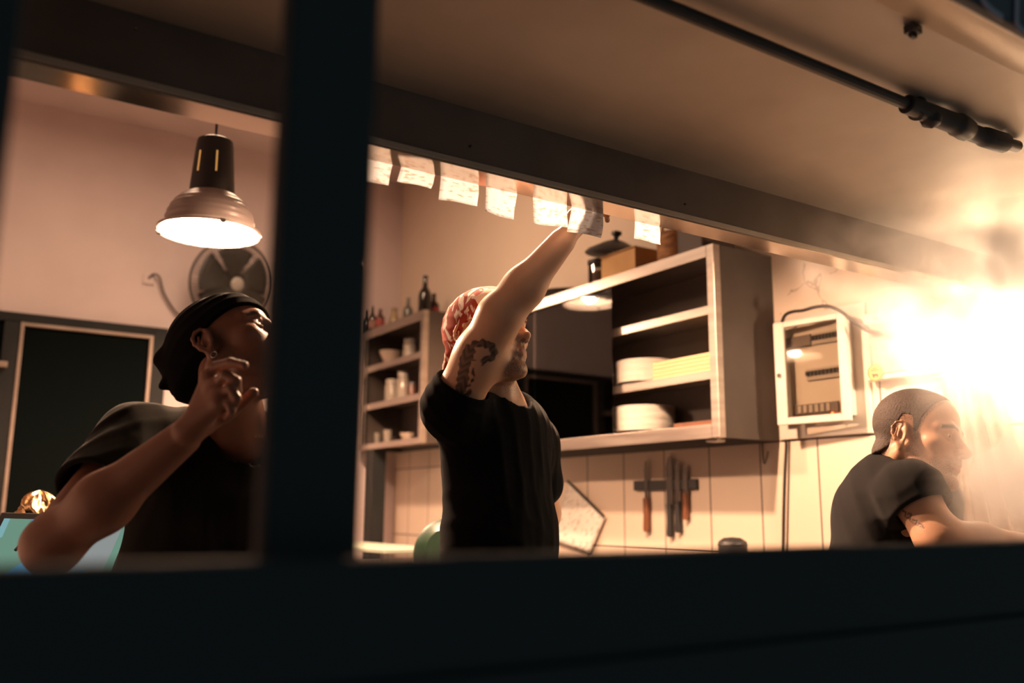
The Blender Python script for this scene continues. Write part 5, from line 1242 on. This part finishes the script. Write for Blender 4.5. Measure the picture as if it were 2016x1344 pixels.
ink *= ((vs - RS3.astype(f32)) @ vw3 > 0) & (np.linalg.norm(vs - ((RS3 + EL3) / 2).astype(f32), axis=1) < 0.13)
face_attrs(me, vs, h3, 0.6, ink)
q = h3.loc(vs); hl = np.interp(q[:, 1], [-0.15, -0.07, -0.045, -0.030, -0.01, 0.012, 0.016, 0.024, 0.032, 0.055, 0.075, 0.10], [-0.062, -0.055, -0.040, 0.0, 0.034, 0.030, -0.012, -0.012, 0.02, 0.060, 0.092, 0.10])
bz = np.clip((q[:, 2] - hl + 0.006) / 0.014, 0, 1) * (np.abs(q) < 0.17).all(1) * 0.95
old = np.zeros(len(vs), f32); me.attributes['beard'].data.foreach_get('value', old); me.attributes['beard'].data.foreach_set('value', np.maximum(old, bz).astype(f32))
man3 = tag(obj('person', me, skin_material('skin warm', (0.50, 0.28, 0.18), (0.58, 0.34, 0.22))),
           'man with close-cropped hair in a dark t-shirt leaning forward in the steam under the hood', 'person')
eyes(h3, man3, (0, 1, -0.2))
S3 = nrm(EL3 - RS3); SL3 = RS3 + S3 * 0.048
sh = [('u', 0, ecap(CH3 + UPZ * 0.02, WA3, sd3, (0.165, 0.120), (0.155, 0.118))), ('u', 0.05, ecap(WA3, HP3, sd3, (0.155, 0.118), (0.165, 0.122))),
      ('u', 0.05, cap(RS3, LS3, 0.066, 0.062)), ('u', 0.05, cap(NB3 - UPZ * 0.045 - fw3 * 0.02, (RS3 + LS3) / 2 - UPZ * 0.03, 0.075, 0.07)), ('u', 0.05, cap(NB3 - UPZ * 0.03 - fw3 * 0.03, CH3 - fw3 * 0.05, 0.075, 0.1)),
      ('u', 0.035, cap(RS3, SL3 + S3 * 0.02, 0.064, 0.068)), ('u', 0.03, cap(LS3, LS3 * 0.55 + at(1846, 1125, 2.40) * 0.45, 0.066, 0.068)),
      ('d', 0, folds([(S3 + 0.8 * sd3, 0.045, 0.006, RS3, 0.12, 0.6), (fw3 + 0.3 * UPZ, 0.05, 0.005, CH3 - sd3 * 0.12, 0.2, 1.0), (fw3 + 0.5 * sd3, 0.06, 0.005, WA3, 0.22, 0.2)])),
      ('s', 0.006, cap(NB3 - UPZ * 0.005 + fw3 * 0.012, NB3 + UPZ * 0.10 + fw3 * 0.04, 0.062, 0.080)),
      ('s', 0.004, cap(RS3 + S3 * 0.02, EL3, 0.057, 0.058)), ('s', 0.004, cutcap(SL3, S3, 0.11))]
sp3 = np.array([RS3, LS3, HP3, CH3, SL3]); me, vs = sd_mesh('shirt', sh, sp3.min(0) - 0.21, sp3.max(0) + 0.15, 0.0045)
obj('shirt', me, cloth('charcoal cotton', (0.014, 0.014, 0.0145), 0.05), man3)
reg = bandana_region([(-0.15, -0.062), (-0.07, -0.055), (-0.045, -0.040), (-0.030, 0.0), (-0.01, 0.034), (0.012, 0.030), (0.016, -0.012), (0.024, -0.012), (0.032, 0.02), (0.055, 0.060), (0.075, 0.092), (0.10, 0.10)])
hr = [('u', 0, cranium(h3, 0.0012)), ('u', 0.02, inF(h3, ell((0, -0.06, -0.03), (0.055, 0.046, 0.045)))), ('i', 0, lambda P: reg(h3)(P) + 0.012),
      ('d', 0, lambda P: (0.0007 * np.sin(P[:, 0] * 1900 + 3 * np.sin(P[:, 2] * 900)) * np.sin(P[:, 1] * 2100 + 2 * np.sin(P[:, 0] * 800))).astype(f32))]
me, vs = sd_mesh('hair', hr, h3.w((0, 0, 0)) - 0.17, h3.w((0, 0, 0)) + 0.2, 0.0022)
obj('hair', me, noise_col(mat('cropped dark hair', rough=0.75), (0.022, 0.015, 0.012), (0.075, 0.052, 0.042), 500, 2, bump=0.6, bdist=0.002), man3)
hipc = np.array([HP3[0], HP3[1], 0.80])
lower_body(man3, hipc, sd3, [np.array([hipc[0], hipc[1], ZF]) - sd3 * np.array([1, 1, 0]) * 0.12, np.array([hipc[0], hipc[1], ZF]) + sd3 * np.array([1, 1, 0]) * 0.12], 'grey work trousers')

# ------------------------------------------------------------------ steam rising into the hood
def steam_material():
    m = bpy.data.materials.new('rising steam'); m.use_nodes = True
    nt = m.node_tree; N = nt.nodes; L = nt.links; N.remove(N['Principled BSDF'])
    pv = N.new('ShaderNodeVolumeScatter'); pv.inputs['Color'].default_value = (0.98, 0.97, 0.96, 1); pv.inputs['Anisotropy'].default_value = 0.15
    geo = N.new('ShaderNodeNewGeometry')
    def M(op, a, b=None, c=None):
        n = N.new('ShaderNodeMath'); n.operation = op
        for i, v in enumerate((a, b, c)):
            if v is None: continue
            if isinstance(v, (int, float)): n.inputs[i].default_value = v
            else: L.new(v, n.inputs[i])
        return n.outputs[0]
    def blob(c, R_):
        s = N.new('ShaderNodeVectorMath'); s.operation = 'SUBTRACT'; L.new(geo.outputs['Position'], s.inputs[0]); s.inputs[1].default_value = c
        d = N.new('ShaderNodeVectorMath'); d.operation = 'DIVIDE'; L.new(s.outputs[0], d.inputs[0]); d.inputs[1].default_value = R_
        l = N.new('ShaderNodeVectorMath'); l.operation = 'LENGTH'; L.new(d.outputs[0], l.inputs[0])
        t = M('SUBTRACT', 1.0, l.outputs['Value']); t = M('MAXIMUM', t, 0.0); return M('POWER', t, 1.3)
    n = N.new('ShaderNodeTexNoise'); n.inputs['Scale'].default_value = 6.5; n.inputs['Detail'].default_value = 4; n.inputs['Distortion'].default_value = 0.6
    L.new(geo.outputs['Position'], n.inputs['Vector'])
    w_ = M('MULTIPLY_ADD', n.outputs['Fac'], 6.5, -2.75); w_ = M('MAXIMUM', w_, 0.02)
    tot = None
    for c, R_, a in STEAM:
        t = M('MULTIPLY', blob(c, R_), a); tot = t if tot is None else M('ADD', tot, t)
    L.new(M('MULTIPLY', tot, w_), pv.inputs['Density']); L.new(pv.outputs[0], N['Material Output'].inputs['Volume'])
    return m
STEAM = [((2.42, 1.28, 1.68), (0.36, 0.42, 0.28), 18.0), ((2.06, 1.05, 1.36), (0.30, 0.26, 0.34), 20.0), ((2.2, 1.15, 1.80), (0.62, 0.45, 0.22), 14.0)]
bm = NB(); box(bm, (1.25, 0.75, 0.95), (XW - 0.07, 1.62, 1.935))
st = tag(obj('steam', bm, steam_material()), 'white steam rising under the right end of the hood', 'steam', kind='stuff')
